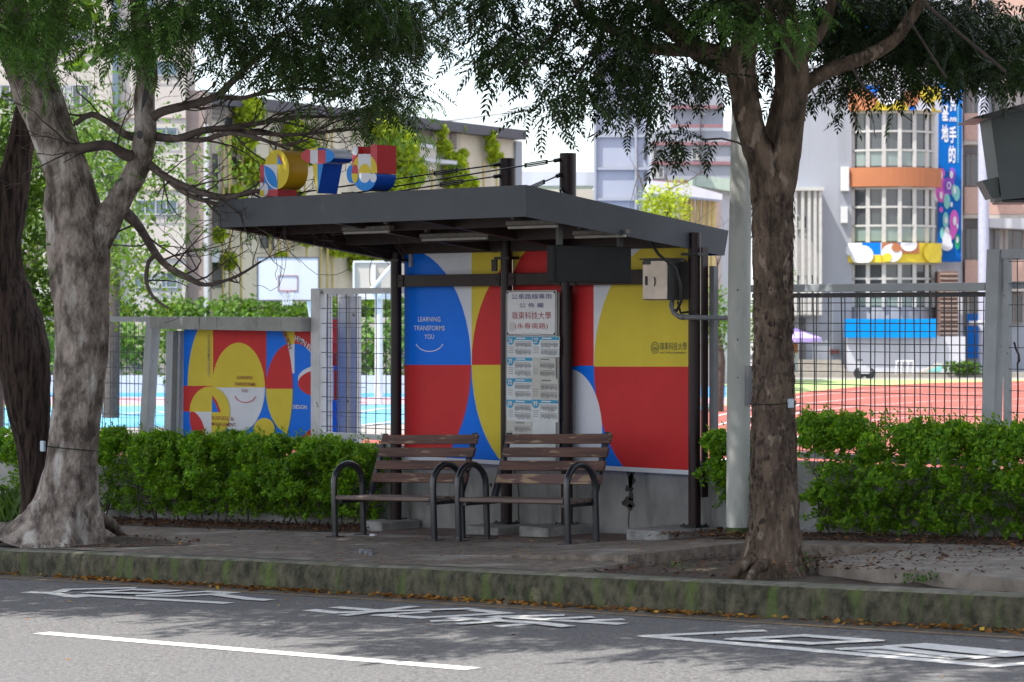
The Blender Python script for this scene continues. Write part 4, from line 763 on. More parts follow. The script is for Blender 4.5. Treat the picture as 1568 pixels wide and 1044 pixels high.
# ---- left grey tree
DL = 24.4
T1 = thing('tree', 'big pale grey tree with flared roots and a forked trunk at the kerb', 'tree', onG(92, 832))
m = MB()
limb(m, pl(DL, (92, 842), (100, 800), (106, 752), (110, 690), (117, 620), (123, 532), (124, 444), (121, 390), (117, 340), (110, 290), (92, 232), (63, 161), (44, 110), (24, 50), (4, -30), (-20, -150), (-60, -330), (-50, -560)), pr_(DL, 50, 46, 43, 40, 39, 40, 41, 43, 37, 33, 34, 35, 33, 31, 29, 25, 17, 6), 72, .15, .05, 3.1, (.26, .30, 4.3), 2.2, 0, .010)
for k, (px0, v0, px1, v1, r) in enumerate(((60, 792, -8, 828, 15), (70, 798, 22, 833, 13), (95, 800, 68, 836, 12), (118, 798, 112, 834, 12), (130, 790, 150, 824, 13), (138, 785, 185, 818, 11))):
    a0 = Vector(at(px0, v0, DL-.1)); a1 = onG(px1, v1, .01); mid = (a0+a1)/2+Vector((0, 0, .03)); limb(m, [a0+Vector((0, 0, .12)), a0, mid, a1, a1+(a1-mid)*.6+Vector((0, 0, -.04))], [r*DL/F_PX*1.1, r*DL/F_PX, r*DL/F_PX*.85, r*DL/F_PX*.6, .02], 14, .2, .05, 5+k, None, 4, 0, .006)
limb(m, pl(DL+.02, (104, 520), (94, 450), (88, 400), (83, 350), (79, 310), (84, 262), (92, 225)), pr_(DL, 8, 15, 17, 16, 14, 10, 5), 20, .22, .05, 9, None, 4, 0, .008)
limb(m, pl(DL, (128, 440), (140, 385), (160, 345), (183, 305), (208, 262), (219, 225), (222, 195), (221, 150), (225, 110), (218, 60), (212, 10), (205, -60), (225, -220), (250, -420)), pr_(DL, 20, 25, 24, 20, 18, 17, 17, 15.5, 16, 15, 13, 11, 8, 3), 28, .12, .05, 6, None, 3.2, 0, .008)
m.build('trunk', 'barkg', T1)
m = MB(); hx = Vector(at(213, 206, DL-.075))
pts = [at(214+5*math.cos(t), 206+6.5*math.sin(t), DL-.122) for t in [i*.45 for i in range(14)]]; m.prism(pts, Vector(DV)*.05)
pts = [at(u, v, DL-.105) for u, v in ((228, 98), (233, 92), (235, 112), (229, 138), (222, 160), (216, 172), (218, 150), (223, 125))]; m.prism(pts, Vector(DV)*.05); m.build('dark_hollow', 'dark', T1)
BR = [([(228, 190), (245, 172), (290, 160), (330, 148), (360, 120), (396, 86), (430, 50)], [8, 7, 6.5, 6, 5, 4, 3]), ([(232, 208), (270, 212), (310, 200), (345, 196), (400, 188), (450, 180), (500, 178)], [8, 6, 5.5, 5, 4, 3, 2]),
      ([(222, 245), (250, 268), (285, 286), (318, 297), (350, 302), (400, 292), (460, 300)], [7, 6, 5.5, 5, 4.5, 3.5, 2]), ([(250, 268), (275, 290), (305, 305), (340, 314), (390, 330)], [4.5, 4, 3.5, 3, 2]),
      ([(180, 315), (200, 332), (215, 350), (240, 390), (262, 412), (290, 426), (315, 436), (360, 424), (400, 400)], [10, 9, 7, 6, 5.5, 5, 3.5, 2.5, 1.6]), ([(214, 240), (190, 236), (165, 222), (130, 226), (100, 228)], [9, 9, 8, 8, 6]), ([(212, 212), (190, 205), (170, 190), (140, 175), (115, 190)], [7, 6, 5, 5, 4]),
      ([(270, 212), (310, 214), (350, 204), (390, 210), (430, 222), (470, 214)], [4, 4, 3.5, 3, 2.5, 2]), ([(330, 148), (370, 150), (410, 140), (470, 136), (530, 150)], [4, 3.6, 3, 2.5, 2]), ([(240, 390), (228, 400), (224, 430), (235, 455), (258, 472)], [4, 3.5, 3, 2.5, 2]),
      ([(340, 196), (400, 204), (450, 206), (520, 200), (560, 196)], [4, 3.5, 3, 2, 1.5])]
BT = []
for q, rs in BR:
    dd = random.uniform(-.5, .5); P = [Vector(at(u, v, DL+(.08 if i == 0 else -.03)+dd*min(1, i/3))) for i, (u, v) in enumerate(q)]; pts, rr = catmull(P, pr_(DL, *rs), .05)
    m = MB(); limb(m, P, pr_(DL, *rs), 9, .12, .05, dd*9, None, 6); BT.append((pts, rr)); m.build('limb', 'limbbark', T1)
m = MB()
for pts, rr in BT:
    for i in range(5, len(pts), 2):
        t = (pts[min(i+1, len(pts)-1)]-pts[i-1]).normalized()
        if random.random() < .80 and px(pts[i])[1] < 432: twigs(m, pts[i], t*.9+Vector((random.gauss(0, .5), random.gauss(0, .5), random.gauss(-.05, .6))), random.uniform(.35, 1.0), min(rr[i]*.6, .011), 2, .0045, .0, 2)
m.build('twigs', 'twig', T1)['kind'] = 'stuff'
m = MB(); q = Vector(at(68, 684, DL-.22)); m.tube([at(62, 684, DL-.15), at(68, 683, DL-.28), at(105, 687, DL-.36), at(140, 690, DL-.26), at(152, 690, DL-.1)], .006, 5); m.build('tie_wire', 'bolt', T1)
m = MB(); A = Vector(at(66, 683, DL-.3)); m.box(A.x-.025, A.x+.03, A.y-.02, A.y+.01, A.z-.05, A.z+.05, 0, 0, .005); m.build('tag', 'tagblue', T1)
f = Foliage()
for b in ((330, 30, 110, 50, 24), (430, 50, 110, 75, 50), (530, 50, 100, 90, 72), (590, 110, 50, 62, 20), (635, 25, 55, 60, 26), (480, 10, 240, 36, 46), (560, 158, 40, 34, 7), (350, 80, 60, 40, 5), (250, -28, 160, 22, 14), (740, -28, 120, 24, 14)): f.blob(*b[:4], 22.0, 25.5, int(b[4]*.85), 8, 1.0)
# high crown that shades the shelter and the road (above the picture)
def crown(f, cx, cy, cz, rx, ry, rz_, n, k=6, sc=2.2, lim=-45):
    c = 0
    while c < n:
        a = rng.uniform(-1, 1, 3)
        if a@a > 1: continue
        p = np.array([cx+a[0]*rx, cy+a[1]*ry, cz+a[2]*rz_]); u, v, D = px(p)
        if v > lim-sc*F_PX*.25/D and -200 < u < 1770: continue
        f.spray(p, k, sc, FRbig, .4, .25); c += 1
crown(f, -3.0, -5.3, 7.5, 5.6, 4.3, 1.7, 520); crown(f, -9.0, -5.2, 7.6, 4.5, 4.3, 1.9, 330); crown(f, -4.5, -.9, 6.7, 6, 1.8, 1.3, 230)
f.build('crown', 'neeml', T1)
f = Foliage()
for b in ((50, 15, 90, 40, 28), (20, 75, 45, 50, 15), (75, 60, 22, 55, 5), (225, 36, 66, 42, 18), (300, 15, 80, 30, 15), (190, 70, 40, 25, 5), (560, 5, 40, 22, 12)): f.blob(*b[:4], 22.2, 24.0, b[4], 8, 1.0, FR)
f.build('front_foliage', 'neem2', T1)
f = Foliage(); f.blob(445, 150, 60, 40, 24, 25, 5, 6, .8, FRl); f.blob(610, 225, 55, 35, 24, 27, 9, 6, .7, FRl); f.blob(520, 210, 40, 30, 24, 27, 4, 6, .7, FRl); f.blob(640, 175, 40, 30, 24, 27, 5, 6, .7, FRl)
for u, v in ((190, 275), (178, 270), (205, 262), (300, 375), (288, 350), (320, 360), (340, 345), (270, 330), (385, 330), (400, 350), (160, 150), (140, 120), (180, 130), (250, 230), (130, 205), (170, 212), (200, 205), (108, 200), (98, 400), (95, 375), (370, 350), (350, 380), (256, 420), (300, 240)): f.spray(at(u, v, DL-.1), 3, .62, FRl, .3, .06)
f.build('sparse_leaves', 'bgband', T1)
# ---- right brown tree
DR = 18.75
T2 = thing('tree', 'dark brown flaky tree trunk growing from the pit beside the concrete pole', 'tree', onG(1182, 876))
m = MB()
limb(m, pl(DR, (1183, 888), (1184, 850), (1186, 803), (1185, 740), (1184, 679), (1185, 600), (1184, 529), (1184, 430), (1183, 350), (1180, 290), (1168, 245), (1152, 205), (1140, 150), (1134, 100), (1142, 50), (1148, 0), (1152, -120), (1120, -330), (1090, -520)), pr_(DR, 42, 39, 37.5, 36, 35, 33, 31, 30, 32, 32, 25, 22, 21, 22, 19, 17, 14, 9, 3), 44, .07, .04, 1.3, (.20, .13, 3.0), 3.0, 0, .012)
limb(m, pl(DR-.02, (1184, 330), (1192, 285), (1203, 235), (1208, 200), (1216, 150), (1220, 115), (1212, 60), (1204, 10), (1198, -100), (1230, -300), (1250, -500)), pr_(DR, 26, 26, 22, 21, 20, 20, 17, 16, 12, 8, 3), 28, .07, .04, 4.1, None, 3, 0, .006)
limb(m, pl(DR+.25, (1178, 262), (1178, 220), (1186, 180), (1196, 130), (1192, 80), (1180, 30), (1176, -60), (1150, -200)), pr_(DR, 9, 12, 11, 10, 9, 9, 8, 3), 14, .08, .05, 4.4, None, 3)
for k, (a, b, r) in enumerate((((1160, 850), (1118, 884), 13), ((1172, 858), (1142, 890), 11), ((1205, 850), (1214, 884), 11), ((1214, 842), (1236, 868), 10))):
    a0 = Vector(at(*a, DR-.12)); a1 = onG(*b, -.01); rr = r*DR/F_PX; mid = (a0+a1)/2+Vector((0, 0, .01)); limb(m, [a0+Vector((0, .06, .14)), a0+Vector((0, .04, 0)), mid, a1+Vector((0, 0, -.03))], [rr*.8, rr*.9, rr*.7, rr*.3], 12, .2, .04, k*3.0, None, 5, 0, .006)
m.build('trunk', 'barkb', T2)
V = []; Fq = []
for i in range(1500):
    v = rng.uniform(300, 850); az = rng.uniform(0, 6.28); C = np.array(at(1184, v, DR)); rr = np.interp(v, [300, 430, 680, 800, 850], [33, 30, 35, 37.5, 40])*DR/F_PX*rng.uniform(.98, 1.05); n_ = np.array([math.cos(az), math.sin(az), 0]); t_ = np.array([-n_[1], n_[0], 0]); a = rng.uniform(.006, .02); b = rng.uniform(.010, .035); q = len(V); P_ = C+n_*rr; li = n_*rng.uniform(.003, .016)
    V += [P_-t_*a, P_-[0, 0, b]+li, P_+t_*a*.8, P_+np.array([0, 0, b])]; Fq.append([q, q+1, q+2, q+3])
npmesh('bark_flakes', V, Fq, 'flake', T2)['kind'] = 'stuff'
BR2 = [([(1135, 120), (1122, 92), (1085, 78), (1037, 76), (1000, 74), (965, 58), (929, 40), (900, 24), (884, 5), (872, -40), (840, -160)], [20, 17, 12, 10.5, 9, 8.5, 8, 8, 7, 6, 2.5]), ([(1128, 105), (1100, 90), (1068, 76), (1040, 52), (1018, 28), (1000, -5), (985, -60), (930, -220), (880, -330)], [18, 18, 17, 15, 14, 12, 10, 6, 2.5]),
       ([(1212, 150), (1235, 128), (1262, 112), (1300, 96), (1340, 80), (1372, 58), (1392, 30), (1410, 0), (1430, -60), (1500, -200), (1560, -300)], [14, 13, 11.5, 11, 10.5, 10, 9.5, 9, 8, 5, 2]), ([(1216, 100), (1240, 70), (1262, 40), (1275, 0), (1290, -60), (1330, -220)], [10, 9, 8, 7, 6, 2.5])]
for q, rs in BR2:
    m = MB(); limb(m, [Vector(at(u, v, DR+.02*i)) for i, (u, v) in enumerate(q)], pr_(DR, *rs), 16, .08, .05, q[0][0], None, 4, 0, .004); m.build('limb', 'barkb', T2)
m = MB()
for q, r in (([(965, 58), (975, 90), (985, 120), (1002, 138)], 1.6), ([(1152, 232), (1130, 218), (1105, 212), (1075, 214)], 1.7), ([(1050, 78), (1055, 110), (1075, 150)], 1.4), ([(929, 40), (900, 90), (870, 130)], 2), ([(884, 5), (840, 60), (800, 100)], 2), ([(860, 100), (852, 160), (862, 190)], 1.3), ([(1300, 96), (1320, 130), (1340, 150)], 2), ([(1392, 30), (1430, 90), (1450, 120)], 2), ([(1410, 0), (1480, 60), (1540, 110)], 2.5)): m.tube([at(u, v, DR-.1) for u, v in q], r*DR/F_PX, 6)
m.build('twigs', 'twig', T2)['kind'] = 'stuff'
m = MB(); rr = 33*DR/F_PX; C0 = Vector(at(1184, 616, DR)); m.tube([C0+Vector((math.cos(t)*(rr+.012), math.sin(t)*(rr+.012), .01*math.sin(t))) for t in [2*math.pi*i/24 for i in range(25)]], .004, 5, 0, False); m.build('tie_wire', 'bolt', T2)
m = MB(); A = Vector(at(1209, 617.5, DR-.13)); m.box(A.x-.03, A.x+.03, A.y-.02, A.y+.02, A.z-.034, A.z+.034, 0, 0, .006); m.build('tag', 'tagblue', T2)
f = Foliage()
for b in ((760, 55, 48, 38, 7), (735, 95, 24, 22, 3), (820, 50, 60, 45, 11), (800, 95, 26, 16, 2), (880, 60, 60, 45, 10), (868, 140, 38, 24, 7), (848, 165, 24, 10, 2), (935, 105, 36, 28, 6), (968, 150, 42, 16, 7), (1010, 95, 55, 34, 11), (960, 50, 50, 36, 8), (1070, 105, 34, 16, 5), (1085, 98, 28, 18, 3), (1042, 206, 22, 8, 3), (1020, 214, 12, 6, 1),
          (850, 0, 160, 20, 20), (1020, 2, 120, 20, 20), (1140, -8, 60, 18, 8), (980, 178, 10, 10, 1)): f.blob(*b[:4], 17.8, 20.2, b[4], 8, .95)
for b in ((1290, 30, 60, 46, 30), (1370, 36, 60, 52, 36), (1450, 46, 70, 50, 44), (1520, 56, 60, 54, 40), (1300, 95, 40, 18, 6), (1340, 120, 36, 12, 5), (1390, 110, 36, 14, 6), (1460, 95, 46, 18, 9), (1540, 105, 36, 16, 9), (1180, 50, 50, 54, 12), (1240, 135, 14, 12, 2), (1325, 150, 10, 6, 1), (1140, 118, 26, 18, 2), (1300, 2, 260, 34, 46)): f.blob(*b[:4], 18.9, 21.5, b[4], 8, .95)
crown(f, 5.3, -1.6, 6.4, 3.6, 2.3, 1.5, 260, 6, 1.8); crown(f, 3.5, -5.2, 7.3, 5.0, 4.2, 1.6, 500, 6, 2.0); crown(f, 9.0, -5.2, 7.4, 4.5, 4.2, 1.6, 340, 6, 2.0)
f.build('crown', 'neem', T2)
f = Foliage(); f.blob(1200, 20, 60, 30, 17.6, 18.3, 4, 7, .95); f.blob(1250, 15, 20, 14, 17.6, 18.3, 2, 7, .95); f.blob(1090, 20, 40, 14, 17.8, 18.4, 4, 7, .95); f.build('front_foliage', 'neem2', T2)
T2b = copy_tree(T2); T2b.location = T2.location+Vector((8.4, 0, .31)); T2b['label'] = 'unseen street tree added beyond the right edge to shade the roof side'  # unseen copy, added to keep sky light off the shelter's right fascia
# ---- dark tree behind, far left
D3 = 28.2
T3 = thing('tree', 'dark furrowed tree trunk leaning behind the pale grey tree at the left edge', 'tree', onG(52, 805))
m = MB(); limb(m, pl(D3, (54, 830), (54, 760), (52, 690), (44, 620), (34, 550), (20, 490), (6, 430), (2, 370), (12, 310), (26, 250), (36, 200), (48, 150), (70, 90), (90, 20), (100, -60)), pr_(D3, 27, 21, 23, 33, 43, 44, 34, 31, 30, 24, 20, 18, 16, 14, 12), 32, .10, .08, 8, None, 2.5, 0, .012); m.build('trunk', 'barkd', T3)
f = Foliage()
def leafball(V, Fq, c, r, n, size, flat=1.0):
    for i in range(n):
        a = rng.normal(0, 1, 3); a /= np.linalg.norm(a); p = np.array(c)+a*np.array([r, r, r*flat])*rng.uniform(.35, 1.0)**.6
        d = rng.normal(0, 1, 3); d /= np.linalg.norm(d); e = np.cross(d, rng.normal(0, 1, 3)); e /= np.linalg.norm(e)+1e-9; s = size*rng.uniform(.6, 1.3); k = len(V)
        V += [p-d*s, p+e*s*.5, p+d*s, p-e*s*.5]; Fq.append([k, k+1, k+2, k+3])
V = []; Fq = []
for u, v, r, n in ((20, 250, .45, 500), (5, 330, .4, 300), (60, 330, .35, 350), (62, 390, .35, 350), (66, 440, .3, 260), (70, 280, .25, 160), (12, 440, .3, 200), (10, 190, .4, 300), (70, 480, .2, 100), (20, 420, .2, 80)): leafball(V, Fq, at(u, v, D3+.6), r, n, .042)
for k in range(90): leafball(V, Fq, (rng.uniform(-12, -6.5), rng.uniform(-1.5, 3.5), rng.uniform(5.6, 8.5)), .6, 40, .12)
npmesh('crown', V, Fq, 'bgleaf', T3)
# ================================================================== HEDGES
def shrub(name, label, cx0, cx1, y0, y1, ztop, n, group, mt='hedge', bottom=.06, wisps=16):
    gx = (cx0+cx1)/2; g = gz(gx)+.03; t = thing(name, label, 'shrub', (gx, (y0+y1)/2, g), group); V = []; Fq = []
    cl = []; W_ = cx1-cx0; ym = (y0+y1)/2; hy = (y1-y0)/2; H_ = ztop-gz(gx)-.03; lumps = []
    for i in range(int(48*W_/.9)+8):
        x = rng.uniform(cx0, cx1); ex = abs((x-gx)/(W_/2)); a = rng.uniform(-.2, math.pi*.62); h = max(bottom, math.sin(max(a, 0))*(1-.10*ex**3)) if a > 0 else rng.uniform(bottom, .6)
        y = ym-hy*max(0, math.cos(max(a, 0)))*(.85 if h > .3 else .55); lumps.append((x, y, g+H_*min(h, .94)*rng.uniform(.86, 1.0), rng.uniform(.055, .125)))
    lumps = [q for q in lumps if noise.noise(Vector((q[0]*2.6, 7, q[2]*2.2))) > -.22]
    per = max(8, int(n/len(lumps)*.72))
    for (x, y, z, r) in lumps:
        for i in range(per):
            d = rng.normal(0, 1, 3); d /= np.linalg.norm(d); d[1] = -abs(d[1]) if rng.random() < .7 else d[1]; q = r*rng.uniform(.65, 1.1)
            c = (x+d[0]*q*1.15, y+d[1]*q, z+d[2]*q*.8)
            hh = (c[2]-g)/H_; ylim = y0+(.45*(y1-y0) if hh < .12 else .30*(y1-y0) if hh < .3 else 0)
            if c[2] < g+.05 or c[1] > 1.15 or c[1] < ylim: continue
            if hh < .30 and noise.noise(Vector((c[0]*4.5, 0, c[2]*4))) < .02: continue
            cl.append(c)
    for i in range(n//4):
        cl.append((rng.uniform(cx0, cx1), rng.uniform(ym, y1), g+H_*rng.uniform(bottom, .93)))
    for c in cl:
        up = np.array([rng.normal(0, .55), -.35+rng.normal(0, .55), rng.uniform(.2, 1)]); up /= np.linalg.norm(up)
        for k in range(7):
            az = k*2.4+rng.uniform(0, .5); a = np.cross(up, [math.cos(az), math.sin(az), .3]); a /= np.linalg.norm(a)+1e-9; d = up*rng.uniform(.15, .7)+a; d /= np.linalg.norm(d)
            e = np.cross(d, up); e /= np.linalg.norm(e)+1e-9; s = rng.uniform(.015, .027); p = np.array(c)+up*.012*k*.5+d*.004; q = len(V)
            V += [p, p+d*s*1.0+e*s*.62, p+d*s*2.0-up*.003, p+d*s*1.0-e*s*.62]; Fq.append([q, q+1, q+2, q+3])
    for k in range(wisps):
        x = rng.uniform(cx0, cx1); y = rng.uniform(y0, y1); z = ztop-.03; hgt = rng.uniform(.05, .15)
        for j in range(7):
            p = np.array([x+rng.normal(0, .008), y+rng.normal(0, .008), z+hgt*j/7]); az = j*2.2; d = np.array([math.cos(az), math.sin(az), .8]); d /= np.linalg.norm(d); e = np.array([-math.sin(az), math.cos(az), 0]); s = .022; q = len(V)
            V += [p, p+d*s+e*s*.5, p+d*s*2, p+d*s-e*s*.5]; Fq.append([q, q+1, q+2, q+3])
    npmesh('foliage', V, Fq, mt, t)
    m = MB()
    for k in range(max(3, int((cx1-cx0)*5)) if cx1-cx0 > .6 else 1):
        x = random.uniform(cx0+.05, cx1-.05); y = random.uniform((y0+y1)/2, y1-.1); twigs(m, (x, y, gz(x)), (random.gauss(0, .25), random.gauss(-.1, .2), 1), (ztop-g)*.62, .012, 2, .003, .05, 3)
    m.build('stem', 'twig', t)
G1 = 'shrubs of the clipped hedge left of the shelter'; G2 = 'shrubs of the hedge under the right fence'
Lx = [(-5.75, -4.85), (-4.85, -3.9), (-3.9, -3.0), (-3.05, -2.02)]
Ln = ['left hedge shrub touching the grey tree trunk', 'left hedge shrub under the yellow left half of the mural', 'left hedge shrub under the right half of the mural', 'rounded hedge shrub ending beside the left bench']
for (a, b), lb, zt, n in zip(Lx, Ln, (.775, .80, .83, .80), (2600, 2700, 2700, 2700)): shrub('hedge_shrub', lb, a, b, .60, 1.14, zt, n, G1)
shrub('hedge_shrub', 'tall shrub between the pale grey and the dark trunk', -6.7, -5.8, .55, 1.12, .80, 2100, G1)
shrub('hedge_shrub', 'shrub behind the roots at the left photo edge', -8.3, -7.35, .55, 1.12, .72, 2100, G1)
V = []; Fq = []; tt = thing('grass_clump', 'clump of tall grass at the foot of the dark trunk', 'grass', onG(20, 790))
for k in range(500):
    p = np.array(onG(20+rng.normal(0, 16), 795+rng.normal(0, 3))); az = rng.uniform(0, 6.28); h = rng.uniform(.15, .42); d = np.array([math.cos(az)*.35, math.sin(az)*.35, 1])*h; e = np.array([-math.sin(az), math.cos(az), 0])*.006; q = len(V)
    V += [p-e, p+e, p+d*.6+e*.6, p+d+np.array([math.cos(az), math.sin(az), 0])*.06]; Fq.append([q, q+1, q+2, q+3])
npmesh('blades', V, Fq, 'weed', tt)['kind'] = 'stuff'
Rx = [(3.42, 4.15), (4.15, 4.85), (4.85, 5.5), (5.5, 6.2)]
Rn = ['right hedge shrub touching the brown trunk', 'right hedge shrub with a low bushy foot left of the gate post', 'thin leggy right hedge shrub below the gate post', 'right hedge shrub cut by the photo edge']
for (a, b), lb, zt, n in zip(Rx, Rn, (1.245, 1.22, 1.20, 1.20), (2300, 2200, 1500, 1900)): shrub('hedge_shrub', lb, a, b, .66, 1.14, zt, n, G2)
shrub('hedge_shrub', 'small leafy shrub behind the concrete pole', 2.36, 2.82, .80, 1.15, 1.06, 1100, G2, bottom=.25, wisps=4)
# weeds
for k, (u, v, sx, sy, n, h, lb) in enumerate(((1222, 868, 13, 4, 260, .13, 'green weed tuft at the right foot of the brown trunk'), (1412, 892, 20, 3, 160, .08, 'low weed tuft growing on the right kerb edge'), (135, 826, 12, 3, 200, .07, 'weed tuft among the grey roots'), (1040, 870, 14, 2, 50, .05, 'tiny weeds at the front of the tree pit'))):
    V = []; Fq = []
    for i in range(n):
        p = np.array(onG(u+rng.normal(0, sx), v+rng.normal(0, sy), .0)); hh = h*rng.uniform(.3, 1); az = rng.uniform(0, 6.28); d = np.array([math.cos(az)*.6, math.sin(az)*.6, rng.uniform(.2, 1)]); d /= np.linalg.norm(d); p = p+[0, 0, hh*rng.random()]; e = np.cross(d, [0, 0, 1]); e /= np.linalg.norm(e)+1e-9; s = rng.uniform(.008, .02); q = len(V)
        V += [p, p+d*s+e*s*.5, p+d*s*2, p+d*s-e*s*.5]; Fq.append([q, q+1, q+2, q+3])
    tag(npmesh('weed', V, Fq, 'weed'), lb, 'weed', None, 'stuff')
# fallen leaves
def litter(name, pts, mt, label, s0=.018, s1=.035, lift=.012, curl=.35):
    V = []; Fq = []
    for p in pts:
        p = np.array(p)+[0, 0, lift*rng.random()+.003]; az = rng.uniform(0, 6.28); t = rng.normal(0, curl); s = rng.uniform(s0, s1)
        d = np.array([math.cos(az), math.sin(az), t*.6]); e = np.array([-math.sin(az), math.cos(az), rng.normal(0, curl)]); q = len(V)
        V += [p-d*s, p-e*s*.5, p+d*s, p+e*s*.55+[0, 0, s*.2]]; Fq.append([q, q+1, q+2, q+3])
    tag(npmesh(name, V, Fq, mt), label, 'leaves', None, 'stuff')
P = []
for i in range(3600):
    x = rng.uniform(-9, 10); dens = .5+.9*noise.noise(Vector((x*.9, 3, 0)))+(.35 if -1.5 < x < 3 else 0)
    if rng.random() > dens: continue
    y = -2.70-abs(rng.normal(0, .055)); P.append((x, y, gz(x)+ROAD))
litter('fallen_leaves', P, 'litter', 'line of orange and yellow fallen leaves in the gutter', lift=.03)
P = [];
for i in range(420): x = rng.uniform(-8, 12); y = rng.uniform(-6.5, -2.7)**1; P.append((x, -2.7-abs(rng.normal(0, 1.3)), gz(x)+ROAD))
for i in range(520): x = rng.uniform(-6, 3.2); P.append((x, rng.uniform(-2.5, .5), gz(x)+wo(x)+.004))
litter('scattered_leaves', P, 'litter', 'single fallen leaves scattered over the road and pavement', .008, .02, .004, .2)
P = []
for i in range(420):
    t = rng.uniform(0, 6.28); q = rng.uniform(.3, 1)**.5; x = -3.5+1.75*math.cos(t)*q; P.append((x, max(-2.4, -1.75+.8*math.sin(t)*q), gz(x)+.012))
for i in range(4200): x = rng.uniform(-8.5, -1.7); P.append((x, rng.uniform(.35, 1.1) if rng.random() < .8 else .35+rng.normal(0, .16), gz(x)+.012))
for i in range(3000): x = rng.uniform(2.3, 9); P.append((x, rng.uniform(.25, 1.1) if rng.random() < .75 else .35+rng.normal(0, .12), gz(x)+.07))
for i in range(700):
    x = rng.uniform(3.6, 6.3); y = rng.uniform(-2.3, -.12); P.append((x, y, gz(x)-.02 if x < 5.2 else gz(x)+.068))
for i in range(500): x = rng.uniform(5.3, 9); P.append((x, rng.uniform(-2.2, .4), gz(x)+.068))
litter('leaf_litter', P, 'litterb', 'brown leaf litter under the hedges and in the tree pit', .010, .028, .03)
# ================================================================== BACKGROUND
DVv = Vector(DV)
def bb(mb, u0, u1, v0, v1, D, dep, mi=0):
    f = [Vector(at(u0, v1, D)), Vector(at(u1, v1, D)), Vector(at(u1, v1, D))+DVv*dep, Vector(at(u0, v1, D))+DVv*dep]; z1 = at(u0, v0, D).z
    mb.hexa(f+[Vector((p.x, p.y, z1)) for p in f], mi)
def window(parent, u0, u1, v0, v1, D, cols=3, rows=1, gl='glb', fr='frame', fw=1.4):
    mb = MB(); bb(mb, u0, u1, v0, v1, D-.06, .10); w = mb.build('window', gl, parent); mb = MB()
    for c in range(cols+1):
        x = u0+(u1-u0)*c/cols; bb(mb, x-fw/2, x+fw/2, v0, v1, D-.10, .05)
    for r in range(rows+1):
        y = v0+(v1-v0)*r/rows; bb(mb, u0, u1, y-fw/2, y+fw/2, D-.125, .024)
    mb.build('window_frame', fr, w)
    if random.random() < .75:
        mb = MB(); a = random.uniform(0, .5); b = a+random.uniform(.2, .5); bb(mb, u0+(u1-u0)*a, u0+(u1-u0)*b, v0+.8, v1-.8, D-.066, .005); mb.build('curtain', 'curtain', w)
    return w
GZ = HY+(2.094+.62)*F_PX/1.0  # helper for ground rows: v = HY + 2.714*F/D
def vg(D): return HY+2.714*F_PX/D
# cream block at the left
Dc = 97
bd = thing('apartment_building', 'cream building with rows of dark windows behind the left trees', 'building', at(190, vg(Dc), Dc))
m = MB(); bb(m, -260, 284, -230, vg(Dc), Dc, 3); m.build('wall', 'cream', bd)
m = MB(); bb(m, 284.3, 313, 138, vg(Dc), Dc+.3, 2.5); m.build('side_wall', 'creamd', bd)
m = MB(); bb(m, 312, 318, 190, vg(Dc), Dc-.2, .5); m.build('downpipe', 'frame', bd)
for v in (-10, 93, 195, 306, 418):
    window(bd, 206, 271, v, v+22, Dc, 4, 1)
for v, d in ((30, 34), (130, 30), (240, 24), (345, 24), (440, 24)):
    window(bd, 86, 136, v, v+d, Dc, 4, 1, 'gl'); window(bd, -30, 30, v, v+d, Dc, 4, 1, 'gl')
m = MB()
for u in (172,): bb(m, u, u+9, -200, vg(Dc), Dc-.25, .3)
m.build('glass_strip', 'glb', bd)
m = MB()
for v in (78, 180, 290, 395): bb(m, -260, 284, v, v+1.4, Dc-.06, .05)
m.build('ledge', 'creamd', bd)
# long hall with climbing plants
P0 = Vector(at(318, HY, 101)); P1 = Vector(at(800, HY, 122)); P0.z = P1.z = 0; HD = (P1-P0).normalized(); HN = Vector((HD.y, -HD.x, 0))
if HN.dot(DVv) > 0: HN = -HN
def onH(u, v, off=0.0):
    q = ray(u, v); O = P0+HN*off; n = HN; t = (O-Vector(CAM)).dot(n)/Vector(q).dot(n); return Vector(CAM+t*q)
ztop = 10.35
hall = thing('school_hall', 'long pale hall with a dark roof edge and climbing plants above the shelter roof', 'building', (P0+P1)/2+Vector((0, 0, -.62)))
def hb(mb, u0, u1, z0, z1, off, th, mi=0):
    a = onH(u0, HY, off); b = onH(u1, HY, off); mb.hexa([Vector((p.x, p.y, z0)) for p in (a, b, b-HN*th, a-HN*th)]+[Vector((p.x, p.y, z1)) for p in (a, b, b-HN*th, a-HN*th)], mi)
m = MB(); hb(m, 318, 800, -.62, ztop, 0, 12); m.build('wall', 'creamw', hall)
m = MB(); hb(m, 316, 806, ztop, ztop+.45, .7, 13); m.build('roof', 'roofdk', hall)
def uz_(u, v): return onH(u, v, 0).z
for u0, u1, v0, v1 in ((325, 345, 150, 185), (368, 400, 168, 190), (430, 500, 190, 212), (632, 662, 198, 224), (690, 700, 205, 228), (745, 760, 214, 232)):
    m = MB(); z1 = uz_((u0+u1)/2, v0); z0 = uz_((u0+u1)/2, v1); hb(m, u0, u1, z0, z1, .06, .05); lv = m.build('louvre', 'louvre', hall); m = MB()
    for k in range(5): zz = z0+(z1-z0)*(k+.5)/5; hb(m, u0+1, u1-1, zz-.05, zz+.05, .10, .038)
    m.build('slat', 'creamd', lv)
for u0, u1, v0, v1 in ((318, 334, 235, 290), (345, 356, 180, 205), (318, 338, 310, 365), (322, 345, 395, 440), (352, 362, 240, 270), (375, 392, 225, 262), (440, 462, 230, 255), (400, 420, 350, 380), (585, 605, 210, 235)):
    m = MB(); z1 = uz_((u0+u1)/2, v0); z0 = uz_((u0+u1)/2, v1); hb(m, u0, u1, z0, z1, .05, .04); m.build('window', 'gl', hall)
m = MB()
